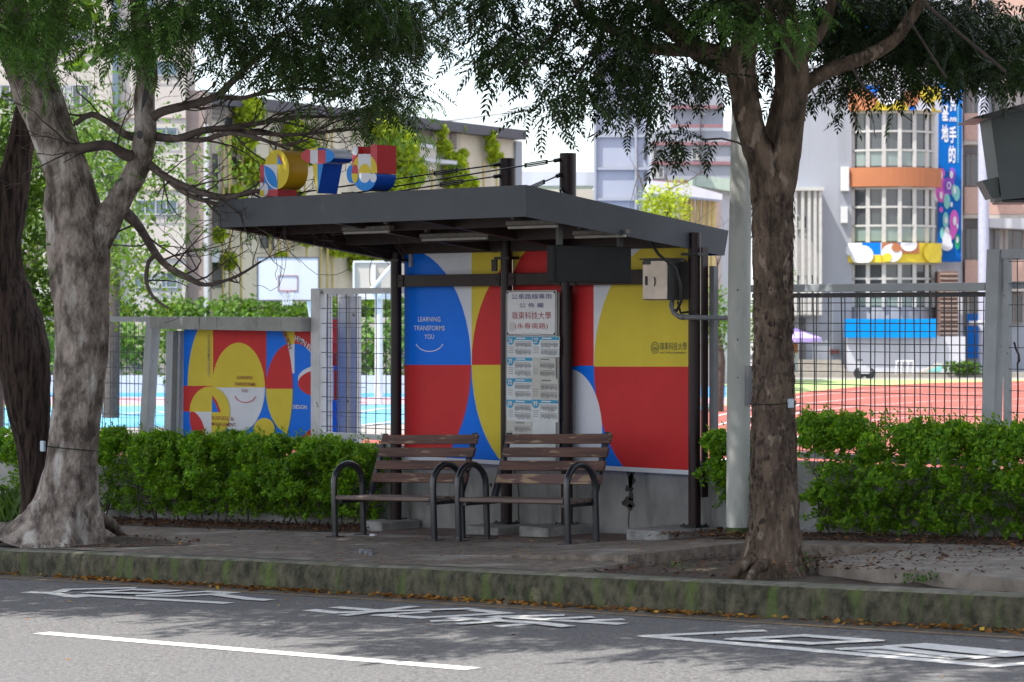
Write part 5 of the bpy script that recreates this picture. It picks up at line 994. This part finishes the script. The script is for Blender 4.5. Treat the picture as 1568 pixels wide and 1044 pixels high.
for u, v in ((665, 226), (700, 250)): z = uz_(u, v); hb(m, 632, u, z-.16, z+.0, 1.0, 1.0)
m.build('balcony_ledge', 'wwhite', hall)
m = MB(); hb(m, 640, 668, uz_(650, 262), uz_(650, 226), .9, .9); m.build('balcony_wall', 'cream', hall)
m = MB(); hb(m, 322, 336, uz_(330, 402), uz_(330, 382), .5, .45); m.build('air_conditioner', 'wwhite', hall)
m = MB(); hb(m, 790, 799, -.6, 10.3, .12, .1); m.build('corner_trim', 'wgrey', hall)
m = MB()
random.seed(11)
for u in (342, 349, 352, 372, 412, 431, 445, 468, 487, 500, 512, 560, 575, 640, 660, 706, 716, 742, 757): a = onH(u, HY, .5); h = uz_(u, 250 if u > 540 else 205); m.tube([(a.x, a.y, -.6), (a.x+random.uniform(-.2, .2), a.y, (h-.6)/2), (a.x+random.uniform(-.15, .15), a.y, h)], .05, 6)
m.build('support_pole', 'bamboo', hall)
vn = [([(380, 170, 26), (372, 215, 22), (385, 262, 26), (360, 300, 18), (392, 340, 14)], 'broad yellow green climber left of the letter blocks'), ([(452, 205, 22), (470, 232, 22), (440, 268, 14), (455, 300, 10)], 'climbing plant behind the middle letter block'),
      ([(585, 190, 30), (610, 225, 34), (625, 262, 30), (600, 290, 26)], 'big climbing plant right of the letter blocks'), ([(676, 200, 10), (680, 225, 13), (697, 250, 18), (700, 275, 22), (722, 282, 12)], 'forked climber in the middle of the hall wall'),
      ([(750, 207, 8), (754, 225, 11), (760, 244, 13)], 'narrow climber near the right end of the hall'), ([(708, 198, 4), (710, 235, 7)], 'thin climber beside the forked one'), ([(345, 330, 10), (335, 360, 12), (350, 400, 14), (520, 370, 26), (560, 395, 30), (470, 360, 18), (430, 395, 10)], 'low green climbers seen under the shelter roof')]
for blobs, lb in vn:
    V = []; Fq = []
    for u, v, r in blobs:
        c = onH(u, v, .55); D = px(c)[2]; leafball(V, Fq, c, r*D/F_PX, int(34*r), .14, 1.0)
    tag(npmesh('climbing_plant', V, Fq, 'vine'), lb, 'climbing plant', 'climbing plants on the hall wall')
# hedge band and white wall at the far edge of the court
m = MB(); Dw = 87; bb(m, 60, 640, 575, 602, Dw, .3); tag(m.build('court_wall', 'wwhite'), 'low white wall along the far side of the blue court', 'wall')
V = []; Fq = []
for i in range(90):
    u = rng.uniform(-60, 650); v = rng.uniform(500, 576); leafball(V, Fq, at(u, v, Dw+1.2+rng.uniform(0, 1)), .75, 90, .13, .9)
tag(npmesh('hedge_band', V, Fq, 'bgband'), 'light green clipped hedge above the white court wall', 'hedge')
V = []; Fq = []
for i in range(110):
    u = rng.uniform(60, 620); v = rng.uniform(466, 505); leafball(V, Fq, at(u, v, Dw+3.4+rng.uniform(0, 1.5)), .7, 80, .13, .7)
tag(npmesh('hedge_band', V, Fq, 'bgleaf'), 'darker trimmed hedge higher up behind the basketball board', 'hedge')
m = MB(); bb(m, 50, 640, 486, vg(Dw+2.8), Dw+2.8, .3); tag(m.build('terrace_wall', 'cream'), 'pale wall between the two hedges beyond the court', 'wall')
# background trees
def bgtree(label, u, vtop, vbase, D, r, n, spread, mt='bgleaf', size=.06):
    t = thing('tree', label, 'tree', at(u, vg(D), D), 'trees beyond the fence'); c = Vector(at(u, (vtop+vbase)/2, D)); V = []; Fq = []
    for i in range(n): leafball(V, Fq, c+Vector((rng.normal(0, spread), rng.normal(0, spread), rng.normal(0, spread*.7))), r, 150, size)
    npmesh('crown', V, Fq, mt, t); m = MB(); g = at(u, vg(D), D); m.tube([g, (g.x+.15, g.y, (g.z+c.z)/2), c], [.22, .15, .06], 8); twigs(m, (g.x, g.y, c.z-1.2), (.3, 0, 1), 2.4, .07, 2, .01); twigs(m, (g.x, g.y, c.z-1), (-.5, 0, .8), 2.4, .07, 2, .01); m.build('trunk', 'twig', t)
bgtree('leafy green tree behind the dark trunk at the left edge', -15, 130, 470, 42, .7, 46, 1.35)
bgtree('lower dark green tree at the far left edge', 45, 260, 500, 50, .7, 30, 1.1)
bgtree('light green tree in front of the cream building', 110, 120, 330, 60, .7, 30, 1.15)
bgtree('small green tree left of the fork of the grey tree', 170, 180, 330, 66, .55, 18, .9)
bgtree('yellow green round tree between the white tower and the covered walk', 1020, 295, 345, 84, .5, 16, .45, 'vine')
bgtree('small green tree behind the shelter right post', 1096, 360, 590, 70, .45, 14, .7, 'bgband')
bgtree('green tree beside the grey wing behind the brown trunk', 1222, 180, 300, 120, .8, 8, .9)
# basketball hoop
Db = 74
h = thing('basketball_hoop', 'white basketball board with hoop and net on a curved pale stand', 'basketball hoop', at(500, vg(Db), Db))
m = MB(); bb(m, 395, 487, 395, 459, Db, .05); bo = m.build('backboard', 'wwhite', h)
m = MB()
for a in ((393.2, 395, 393.2, 461), (487, 488.6, 393.2, 461), (395, 487, 393.2, 395), (395, 487, 459, 461)): bb(m, a[0], a[1], a[2], a[3], Db-.02, .08)
m.build('border', 'roofdk', bo)
m = MB()
for a in ((425.5, 426.7, 421.5, 445.5), (455, 456.2, 421.5, 445.5), (426.7, 455, 421.5, 422.7), (426.7, 455, 444.3, 445.5)): bb(m, a[0], a[1], a[2], a[3], Db-.02, .018)
m.build('target_square', 'mauve', bo)
m = MB(); c = Vector(at(440, 446, Db-.32)); m.tube([c+Vector((.23*math.cos(t), .23*math.sin(t), 0)) for t in [2*math.pi*i/20 for i in range(21)]], .015, 6); bb(m, 437, 443, 445, 450, Db-.1, .098); m.build('rim', 'mauve', h)
m = MB()
for k in range(12):
    t = 2*math.pi*k/12; m.tube([c+Vector((.22*math.cos(t), .22*math.sin(t), 0)), c+Vector((.15*math.cos(t+.4), .15*math.sin(t+.4), -.2)), c+Vector((.13*math.cos(t+.8), .13*math.sin(t+.8), -.40))], .008, 4); m.tube([c+Vector((.22*math.cos(t), .22*math.sin(t), 0)), c+Vector((.15*math.cos(t-.4), .15*math.sin(t-.4), -.2)), c+Vector((.13*math.cos(t-.8), .13*math.sin(t-.8), -.40))], .008, 4)
m.build('net', 'plas', h)
m = MB(); m.tube([at(470, 440, Db+.1), at(478, 462, Db+.5), at(486, 500, Db+1.0), at(492, vg(Db), Db+1.2)], [.10, .16, .2, .22], 10); m.build('stand', 'steel', h)
h = thing('basketball_hoop', 'pale steel frame of a second basketball stand left of the shelter post', 'sports stand', at(570, vg(76), 76))
m = MB(); bb(m, 541, 604, 402, 448, 76, .06); m.build('backboard', 'cream', h)
m = MB(); bb(m, 541, 604, 399, 402, 75.95, .15); bb(m, 540, 543, 402, 449, 75.9, .15); bb(m, 569, 575, 405, 448, 75.9, .1); bb(m, 541, 604, 448, 458, 75.95, .12); m.tube([at(568, 444, 75.8), at(600, 407, 75.8)], .06, 8); m.tube([at(580, 458, 76.2), at(580, vg(76), 76.2)], .12, 8); m.build('brace', 'steel', h)
# white lift tower
Dt = 96
t = thing('lift_tower', 'tall narrow white panelled tower right of the hall', 'tower', at(952, vg(Dt), Dt))
m = MB(); bb(m, 912, 992, 75, vg(Dt), Dt, 2.4); m.build('body', 'towerp', t)
m = MB()
for v in (131, 161, 206, 256, 303, 350): bb(m, 910, 994, v, v+4, Dt-.12, .1)
for u in (910, 972, 992): bb(m, u, u+3, 72, 480, Dt-.16, .2)
m.build('grid_frame', 'wgrey', t)
m = MB(); bb(m, 906, 998, 66, 75, Dt-.5, 3.2); m.build('roof', 'wgrey', t)
for a in ((950, 968, 90, 130), (977, 990, 92, 130)): window(t, *a, Dt-.02, 2, 2, 'glg')
for k, v in enumerate((219, 232, 264, 283, 312)): m = MB(); bb(m, 986, 989.5, v, v+12, Dt-.08, .07); m.build('slot_window', 'dark', t)
# distant banded block
Dg = 150
t = thing('apartment_building', 'hazy grey building with mauve bands behind the white tower', 'building', at(1060, vg(Dg), Dg))
m = MB(); bb(m, 998, 1140, 200, vg(Dg), Dg, 14); bb(m, 1027, 1108, 136, 200, Dg+1, 12); m.build('wall', 'wgrey', t)
m = MB()
for v, u0, u1 in ((161, 1027, 1108), (190, 1027, 1108), (217, 998, 1140), (247, 998, 1140), (276, 998, 1140)): bb(m, u0, u1, v, v+5, Dg-.2, .18)
bb(m, 1027, 1108, 161, 166, Dg+.7, .25); m.build('band', 'mauve', t)
for a in ((1072, 1079, 166, 175), (1000, 1016, 228, 244), (1000, 1016, 256, 272), (1030, 1046, 226, 244), (1060, 1076, 226, 244)): window(t, *a, Dg, 1, 1, 'gl')
m = MB(); bb(m, 1072, 1074, 140, 270, Dg-.3, .2); m.build('pipe', 'roofdk', t)
# covered walk with a white slanted roof edge
t = thing('covered_walk', 'white roofed covered walk with yellow climbing poles between tower and trunk', 'canopy', at(1000, vg(92), 92))
def slab4(mb, pts, D, dep, mi=0): mb.prism([at(u, v, D) for u, v in pts], DVv*dep, mi)
m = MB(); slab4(m, [(800, 262), (911, 263), (911, 284), (800, 284)], 99, 3); m.build('rear_roof_edge', 'wwhite', t); m = MB(); slab4(m, [(993, 276), (1050, 281), (1106, 297), (1106, 306), (1040, 299), (993, 296)], 88, 3); m.build('roof_edge', 'wwhite', t)
m = MB()
for u in (1045, 1053, 1062, 1069, 1078, 1087, 1094): m.tube([at(u, 480, 89.5), at(u-2, 390, 89.5), at(u+random.uniform(-3, 3), 300, 89.5)], .09, 6)
m.build('pole', 'bamboo', t)
m = MB(); bb(m, 1040, 1104, 306, vg(94), 94, .3); m.build('back_wall', 'creamd', t)
m = MB(); bb(m, 820, 911, 290, vg(104), 104, .3); m.build('rear_wall', 'cream', t)
t = thing('shed_roof', 'pale green metal shed roof above the covered walk', 'roof', at(1090, vg(98), 98)); m = MB(); slab4(m, [(1067, 268), (1140, 276), (1140, 296), (1067, 284)], 98, 5); m.build('roof_sheet', 'greenroof', t); m = MB(); bb(m, 1070, 1140, 285, vg(98.5), 98.5, 4); m.build('wall', 'wwhite', t)
# grey wing and rounded stair tower of the right building
Dr = 112
t = thing('school_building', 'grey and white school building with a rounded glazed stair tower', 'building', at(1350, vg(Dr), Dr))
m = MB(); bb(m, 1222, 1304, 100, vg(Dr), Dr, 12); m.build('wing_wall', 'wgrey', t)
m = MB(); bb(m, 1304, 1474, -60, 515, Dr+3.2, 12); m.build('core_wall', 'wwhite', t)
m = MB(); bb(m, 1297, 1478, 515, vg(Dr), Dr-.8, 5.5); m.build('ground_floor_wall', 'wwhite', t)
def cyl(mb, v0, v1, rad, n=10, mi=0, w0=-1.0, w1=1.0, th=.12):
    """piece of the bowed front: half-width 72 px, bow 1.5 m"""
    hw = 71*Dr/F_PX; A = [];
    for i in range(n+1):
        s = w0+(w1-w0)*i/n; c = Vector(at(1355.5, HY, Dr+1.6)); c += Vector(RV)*(s*hw)*(1+rad/hw)-DVv*(1.9*math.sqrt(max(0, 1-(s*.93)**2))+rad); A.append(c)
    z0 = at(0, v1, Dr).z; z1 = at(0, v0, Dr).z
    for a, b in zip(A[:-1], A[1:]):
        q = DVv*th; mb.hexa([Vector((p.x, p.y, z0)) for p in (a, b, b+q, a+q)]+[Vector((p.x, p.y, z1)) for p in (a, b, b+q, a+q)], mi)
for v0, v1 in ((0, 78), (171, 256), (287, 371), (402, 470)):
    m = MB(); cyl(m, v0, v1, 0, 14); g = m.build('window', 'gl', t)
    m = MB(); cyl(m, v0+(v1-v0)*.70, v1-2, .03, 14, th=.025); m.build('lower_pane', 'glg', g)
    m = MB(); hw = 71*Dr/F_PX
    for s in (-.97, -.80, -.50, -.17, .17, .50, .80, .97):
        c = Vector(at(1355.5, HY, Dr+1.6))+Vector(RV)*(s*hw)-DVv*(1.9*math.sqrt(max(0, 1-(s*.93)**2))+.12); z0 = at(0, v1, Dr).z; z1 = at(0, v0, Dr).z; r = Vector(RV)*.085; d = DVv*.12
        m.hexa([Vector((p.x, p.y, z0)) for p in (c-r, c+r, c+r+d, c-r+d)]+[Vector((p.x, p.y, z1)) for p in (c-r, c+r, c+r+d, c-r+d)])
    for q in (.0, .34, .68): cyl(m, v0+(v1-v0)*q, v0+(v1-v0)*q+3, .10, 14, th=.08)
    m.build('window_frame', 'frame', g)
m = MB(); cyl(m, 257, 286, .30, 16, th=.5); m.build('orange_band', 'orange', t)
m = MB(); cyl(m, 470, 516, 0, 14); m.build('lower_bay', 'wgrey', t)
def bandart(name, v0, v1, shapes):
    m = MB(); cyl(m, v0, v1, .30, 16, 0, th=.5)
    for k, (s0, s1, a, b, mi) in enumerate(shapes): cyl(m, v0+(v1-v0)*a, v0+(v1-v0)*b, .315+.006*k, max(2, int((s1-s0)*8)), mi, s0, s1, .01)
    hw = 71*Dr/F_PX
    def disc(s, f, ru, rv, mi, k, half=None):
        pts = []
        for i in range(20):
            tt = 2*math.pi*i/20; ss = s+ru*math.cos(tt); ff = min(1, max(0, f+rv*math.sin(tt)))
            if half == 'top': ff = min(ff, f)
            if half == 'bot': ff = max(ff, f)
            c = Vector(at(1355.5, HY, Dr+1.6))+Vector(RV)*(ss*hw)*(1+.3/hw)-DVv*(1.9*math.sqrt(max(0, 1-(ss*.93)**2))+.40+.01*k); pts.append(Vector((c.x, c.y, at(0, v0+(v1-v0)*ff, Dr).z)))
        m.poly(pts, mi)
    for q in name: disc(*q)
    return m
sh2 = [(-1, -.92, 0, 1, 1), (-.86, -.20, 0, .62, 0), (-.86, -.20, .62, 1, 2), (-.55, -.22, 0, .6, 3), (-.20, .15, 0, .5, 1), (.1, .5, 0, .55, 1), (.1, .35, 0, .3, 3)]
m = bandart([(-.78, .38, .07, .26, 0, 1), (-.56, .62, .20, .5, 0, 2), (-.02, .52, .19, .46, 0, 3), (.07, .25, .10, .22, 1, 4), (-.11, .75, .09, .22, 2, 5), (.30, .10, .16, .34, 0, 6), (.80, .5, .2, .55, 2, 7)], 372, 402, sh2); m.m = m.m; bpm = ['p_white', 'orange', 'p_yel', 'p_blue']
# base colour yellow: swap slot order so the plain curve is yellow
m.m = [{0: 0, 1: 1, 2: 2, 3: 3}[i] for i in m.m]; nb_ = 16; m.m[:nb_*6] = [2]*(nb_*6); m.build('patterned_band', bpm, t)
m = bandart([(-.1, .4, .2, .4, 0, 1), (.35, .5, .16, .35, 1, 2), (.72, .3, .2, .4, 2, 3), (.90, .75, .09, .22, 0, 4), (-.5, .6, .2, .4, 1, 5)], 132, 170, [(-1, -.5, 0, 1, 1), (-.5, -.2, 0, .5, 3), (-.2, .3, 0, .6, 0), (-.2, .3, .6, 1, 2), (.3, .42, .3, 1, 3), (.42, .75, .5, 1, 0), (.42, .75, 0, .5, 1)]); m.m[:nb_*6] = [2]*(nb_*6); m.build('patterned_band', bpm, t)
m = MB(); cyl(m, 30, 60, .45, 16, th=.3); m.build('parapet_sign', 'p_blue', t)
m = MB(); bb(m, 1294, 1434, 488, 517, Dr-1.2, .35); m.build('blue_sign', 'signblue', t)
m = MB(); bb(m, 1440, 1467, 415, 514, Dr-.6, 2.0); pv = m.build('brown_louvre', 'brownlv', t); m = MB()
for k in range(14): bb(m, 1440, 1467, 418+k*7, 420.5+k*7, Dr-.68, .075)
m.build('slat', 'creamd', pv)
m = MB(); bb(m, 1288, 1300, 255, 292, Dr-.2, .6); bb(m, 1288, 1298, 316, 341, Dr-.2, .5); m.build('air_conditioner', 'steel', t)
m = MB()
for u in (1216, 1227, 1237, 1246, 1254): bb(m, u, u+4.5, 291, 482, Dr-1.4, .25)
bb(m, 1210, 1262, 286, 291.5, Dr-1.5, 1.6); m.build('fin', 'frame', t)
m = MB(); bb(m, 1180, 1256, 292, 484, Dr-.3, 3); m.build('recess', 'louvre', t)
window(t, 1218, 1235, 330, 350, Dr-.3, 2, 1, 'gl'); window(t, 1218, 1250, 420, 480, Dr-.3, 4, 2, 'gl')
m = MB(); bb(m, 1180, 1222, 484, vg(Dr), Dr+2, 3); m.build('porch_wall', 'wwhite', t); m = MB(); bb(m, 1224, 1234, 487, 550, Dr-.2, .18); m.build('doorway', 'dark', t)
m = MB(); bb(m, 1272, 1278, 535, 541, Dr-.2, .19); bb(m, 1281, 1285, 535, 541, Dr-.2, .19); m.build('fire_cabinet', 'track', t)
m = MB()
for k in range(4): bb(m, 1212-k*3, 1288+k*5, 551+k*7, vg(Dr)-.0+k*.0, Dr-.9-k*.45, .449)
tag(m.build('stone_steps', 'step'), 'grey stone steps below the grey wing', 'steps')
m = MB(); bb(m, 1000, 1700, 570, vg(Dr-4), Dr-4, .5); tag(m.build('track_wall', 'step'), 'long low grey kerb wall beyond the running track', 'wall')
# tall blue banner
m = MB(); Dn = Dr+2.2; pts = [(1439, 60), (1474, 56), (1472, 401), (1436, 401)]; m.prism([at(u, v, Dn) for u, v in pts], DVv*.15, 0)
def od(cx, cy, a, b, mi, k, n=18): m.poly([at(u, v, Dn-.012*k) for u, v in ell(cx, cy, a, b, n)], mi)
put_text(m, '慧', at(1459.5, 148, Dn-.02), RV, (0, 0, 1), 11*Dn/F_PX, 20*Dn/F_PX, 1, .03); put_text(m, '黑', at(1459.5, 173, Dn-.02), RV, (0, 0, 1), 11*Dn/F_PX, 27*Dn/F_PX, 1, .03); put_text(m, '手', at(1459, 206, Dn-.02), RV, (0, 0, 1), 11*Dn/F_PX, 26*Dn/F_PX, 1, .03); put_text(m, '的', at(1458, 236, Dn-.02), RV, (0, 0, 1), 10.5*Dn/F_PX, 27*Dn/F_PX, 1, .03); put_text(m, '智', at(1460, 118, Dn-.02), RV, (0, 0, 1), 11*Dn/F_PX, 24*Dn/F_PX, 1, .03)
put_text(m, '習', at(1448, 145, Dn-.02), RV, (0, 0, 1), 10*Dn/F_PX, 20*Dn/F_PX, 1, .03); put_text(m, '基', at(1447.5, 172, Dn-.02), RV, (0, 0, 1), 10.5*Dn/F_PX, 26*Dn/F_PX, 1, .03); put_text(m, '地', at(1447, 204, Dn-.02), RV, (0, 0, 1), 10.5*Dn/F_PX, 27*Dn/F_PX, 1, .03)
for k in range(22): v = 160+k*4.1; m.poly([at(u, vv, Dn-.02) for u, vv in ((1466, v), (1468, v), (1468, v+2.6), (1466, v+2.6))], 4)
for q in ((1441, 265, 6, 8, 2, 1), (1441, 290, 9, 20, 2, 2), (1453, 285, 9, 14, 3, 3), (1458, 267, 5, 11, 3, 4), (1461, 340, 7, 19, 2, 5), (1459, 356, 4.5, 10, 2, 6), (1450, 308, 5, 12, 4, 4), (1465, 296, 5, 12, 4, 4), (1461, 292, 4, 10, 4, 5), (1466, 370, 4, 12, 5, 5), (1448, 337, 4.6, 12.5, 4, 6), (1443, 357, 3.6, 9.5, 4, 7), (1441, 321, 3, 4, 2, 4), (1450, 368, 7, 13, 1, 8), (1450, 376, 9, 8, 1, 9), (1450, 355, 4, 8, 1, 8.5), (1448.5, 337, 2.2, 5, 1, 9), (1457, 267, 2.6, 6, 1, 8), (1441, 268, 2.6, 7, 1, 8), (1441, 299, 2.4, 6, 1, 8), (1462, 291, 2.2, 6, 1, 8), (1436.9, 278, 1.6, 5, 1, 8), (1453, 284, 3.4, 6, 1, 8), (1453, 284, 2, 4, 3, 9), (1462, 338, 2.6, 7, 1, 8), (1466, 346, 1.6, 4, 1, 8), (1457, 313, 2, 4, 1, 8), (1466, 367, 2, 5, 1, 8)): od(*q)
tag(m.build('banner', ['banner', 'p_white', 'magenta', 'purple', 'teal', 'green']), 'tall blue banner with white characters and coloured bubbles on the right building', 'banner')
# pink balcony building
Dp = 116
t = thing('apartment_building', 'building with pinkish balconies behind the gate at the right edge', 'building', at(1530, vg(Dp), Dp))
m = MB(); bb(m, 1474, 1700, -60, vg(Dp), Dp, 14); m.build('wall', 'wgrey', t)
for v in (-20, 78, 173, 286, 398): m = MB(); bb(m, 1478, 1576, v, v+42, Dp-1.0, .95); b_ = m.build('balcony', 'pink', t); m = MB(); bb(m, 1477, 1577, v+42.5, v+48, Dp-1.05, 1.0); m.build('balcony_slab', 'cream', b_)
for v in (130, 236, 350, 450): window(t, 1476, 1499, v, v+48, Dp-.1, 2, 1, 'gl', 'creamd'); window(t, 1524, 1566, v, v+44, Dp-.1, 3, 1, 'gl', 'creamd')
m = MB(); slab4(m, [(1515, 334), (1600, 334), (1600, 352), (1515, 348)], Dp-1.4, 1.3); m.build('white_ledge', 'wwhite', t)
m = MB(); bb(m, 1480, 1500, 480, 548, Dp-.2, .15); m.build('blue_door', 'banner', t)
m = MB(); c = Vector(at(1506, vg(Dp), Dp-3)); m.tube([c, (c.x, c.y, 16)], .24, 14); tag(m.build('drain_column', 'lav'), 'tall lavender round column left of the pinkish balconies', 'column')
m = MB()
for k in range(3): q = Vector(at(1490+k*9, 494, Dp-3.4)); m.tube([q-Vector(RV)*.18, q+Vector(RV)*.18], .09, 8)
tag(m.build('floodlight', 'wwhite'), 'row of white floodlights on the lavender column', 'floodlight')
# small things by the building
Du = 100
t = thing('parasol', 'purple parasol over the steps behind the mesh fence', 'parasol', at(1212, vg(Du), Du))
m = MB(); A = Vector(at(1212, 500, Du)); n = 8; R_ = 46*Du/F_PX; z = at(0, 517, Du).z; ring = [Vector((A.x+R_*math.cos(2*math.pi*i/n), A.y+R_*math.sin(2*math.pi*i/n), z)) for i in range(n)]
m.add([A]+ring, [(0, 1+i, 1+(i+1) % n) for i in range(n)]); m.add(ring+[p+Vector((0, 0, -.16)) for p in ring], [(i, (i+1) % n, n+(i+1) % n, n+i) for i in range(n)]); m.build('canopy', 'umb', t)
m = MB(); m.tube([at(1212, vg(Du), Du), A], .03, 6); m.build('pole', 'steel', t)
t = thing('stall', 'small stall table with an orange and pink cloth under the parasol', 'table', at(1205, vg(Du+1), Du+1)); m = MB(); bb(m, 1190, 1222, 524, 540, Du+1, .6); m.build('cloth', 'orange', t); m = MB(); bb(m, 1190, 1222, 540.3, 570, Du+1, .6); m.build('side_cloth', 'wwhite', t)
t = thing('scooter', 'white covered scooter parked against the white base wall', 'scooter', at(1326, vg(106.5), 106.5)); D = 106.5
m = MB(); c = Vector(at(1326, vg(D), D)); Rr = Vector(RV)
m.prism([at(u, v, D) for u, v in ((1316, 566), (1318, 562), (1326, 560), (1332, 563), (1335, 569), (1330, 572), (1318, 572))], DVv*.3); m.prism([at(u, v, D+.1) for u, v in ((1314, 553), (1318, 551), (1319, 563), (1315, 566))], DVv*.12); m.build('body', 'wwhite', t)
for u in (1316, 1332): m = MB(); q = Vector(at(u, 571.5, D+.1)); m.tube([q, q+DVv*.12], .24, 14); m.build('wheel', 'rubber', t)
m = MB(); m.tube([at(1312, 551, D+.1), at(1321, 551, D+.1)], .03, 6); m.build('handlebar', 'rubber', t)
V = []; Fq = []
for i in range(16): leafball(V, Fq, at(rng.uniform(1448, 1505), rng.uniform(560, 568), 108), .45, 50, .10, .6)
tag(npmesh('flower_bed', V, Fq, 'bgleaf'), 'low planting bed at the foot of the lavender column', 'plants')
t = thing('board_ramp', 'leaning cream and teal board left of the planting bed', 'board', at(1425, vg(107), 107)); m = MB(); slab4(m, [(1408, 570), (1436, 556), (1444, 556), (1440, 570)], 107, .2); m.build('panel', 'cream', t); m = MB(); slab4(m, [(1420, 569), (1440, 559), (1443, 559), (1441, 569)], 106.9, .08); m.build('teal_panel', 'teal', t)
m = MB()
for k, u in enumerate((1372, 1380, 1390, 1398)): m.tube([at(u, 572, 107), at(u+1, 552, 107)], .04, 6)
m.tube([at(1371, 553, 107), at(1399, 553, 107)], .035, 6); tag(m.build('bicycle_rack', 'steel'), 'small steel rack against the white base wall', 'rack')
m = MB(); m.tube([at(560, 196, 140), at(700, 183, 138), at(870, 160, 136), at(1010, 138, 134)], .05, 5, 0, False, False); tag(m.build('overhead_wire', 'skyline'), 'thin overhead wire crossing the sky above the hall', 'wire')
# drop categories that slipped onto parts, keep names tidy
for o in list(SC.objects):
    if o.parent is not None:
        for k in ('category', 'group'):
            if k in o: del o[k]
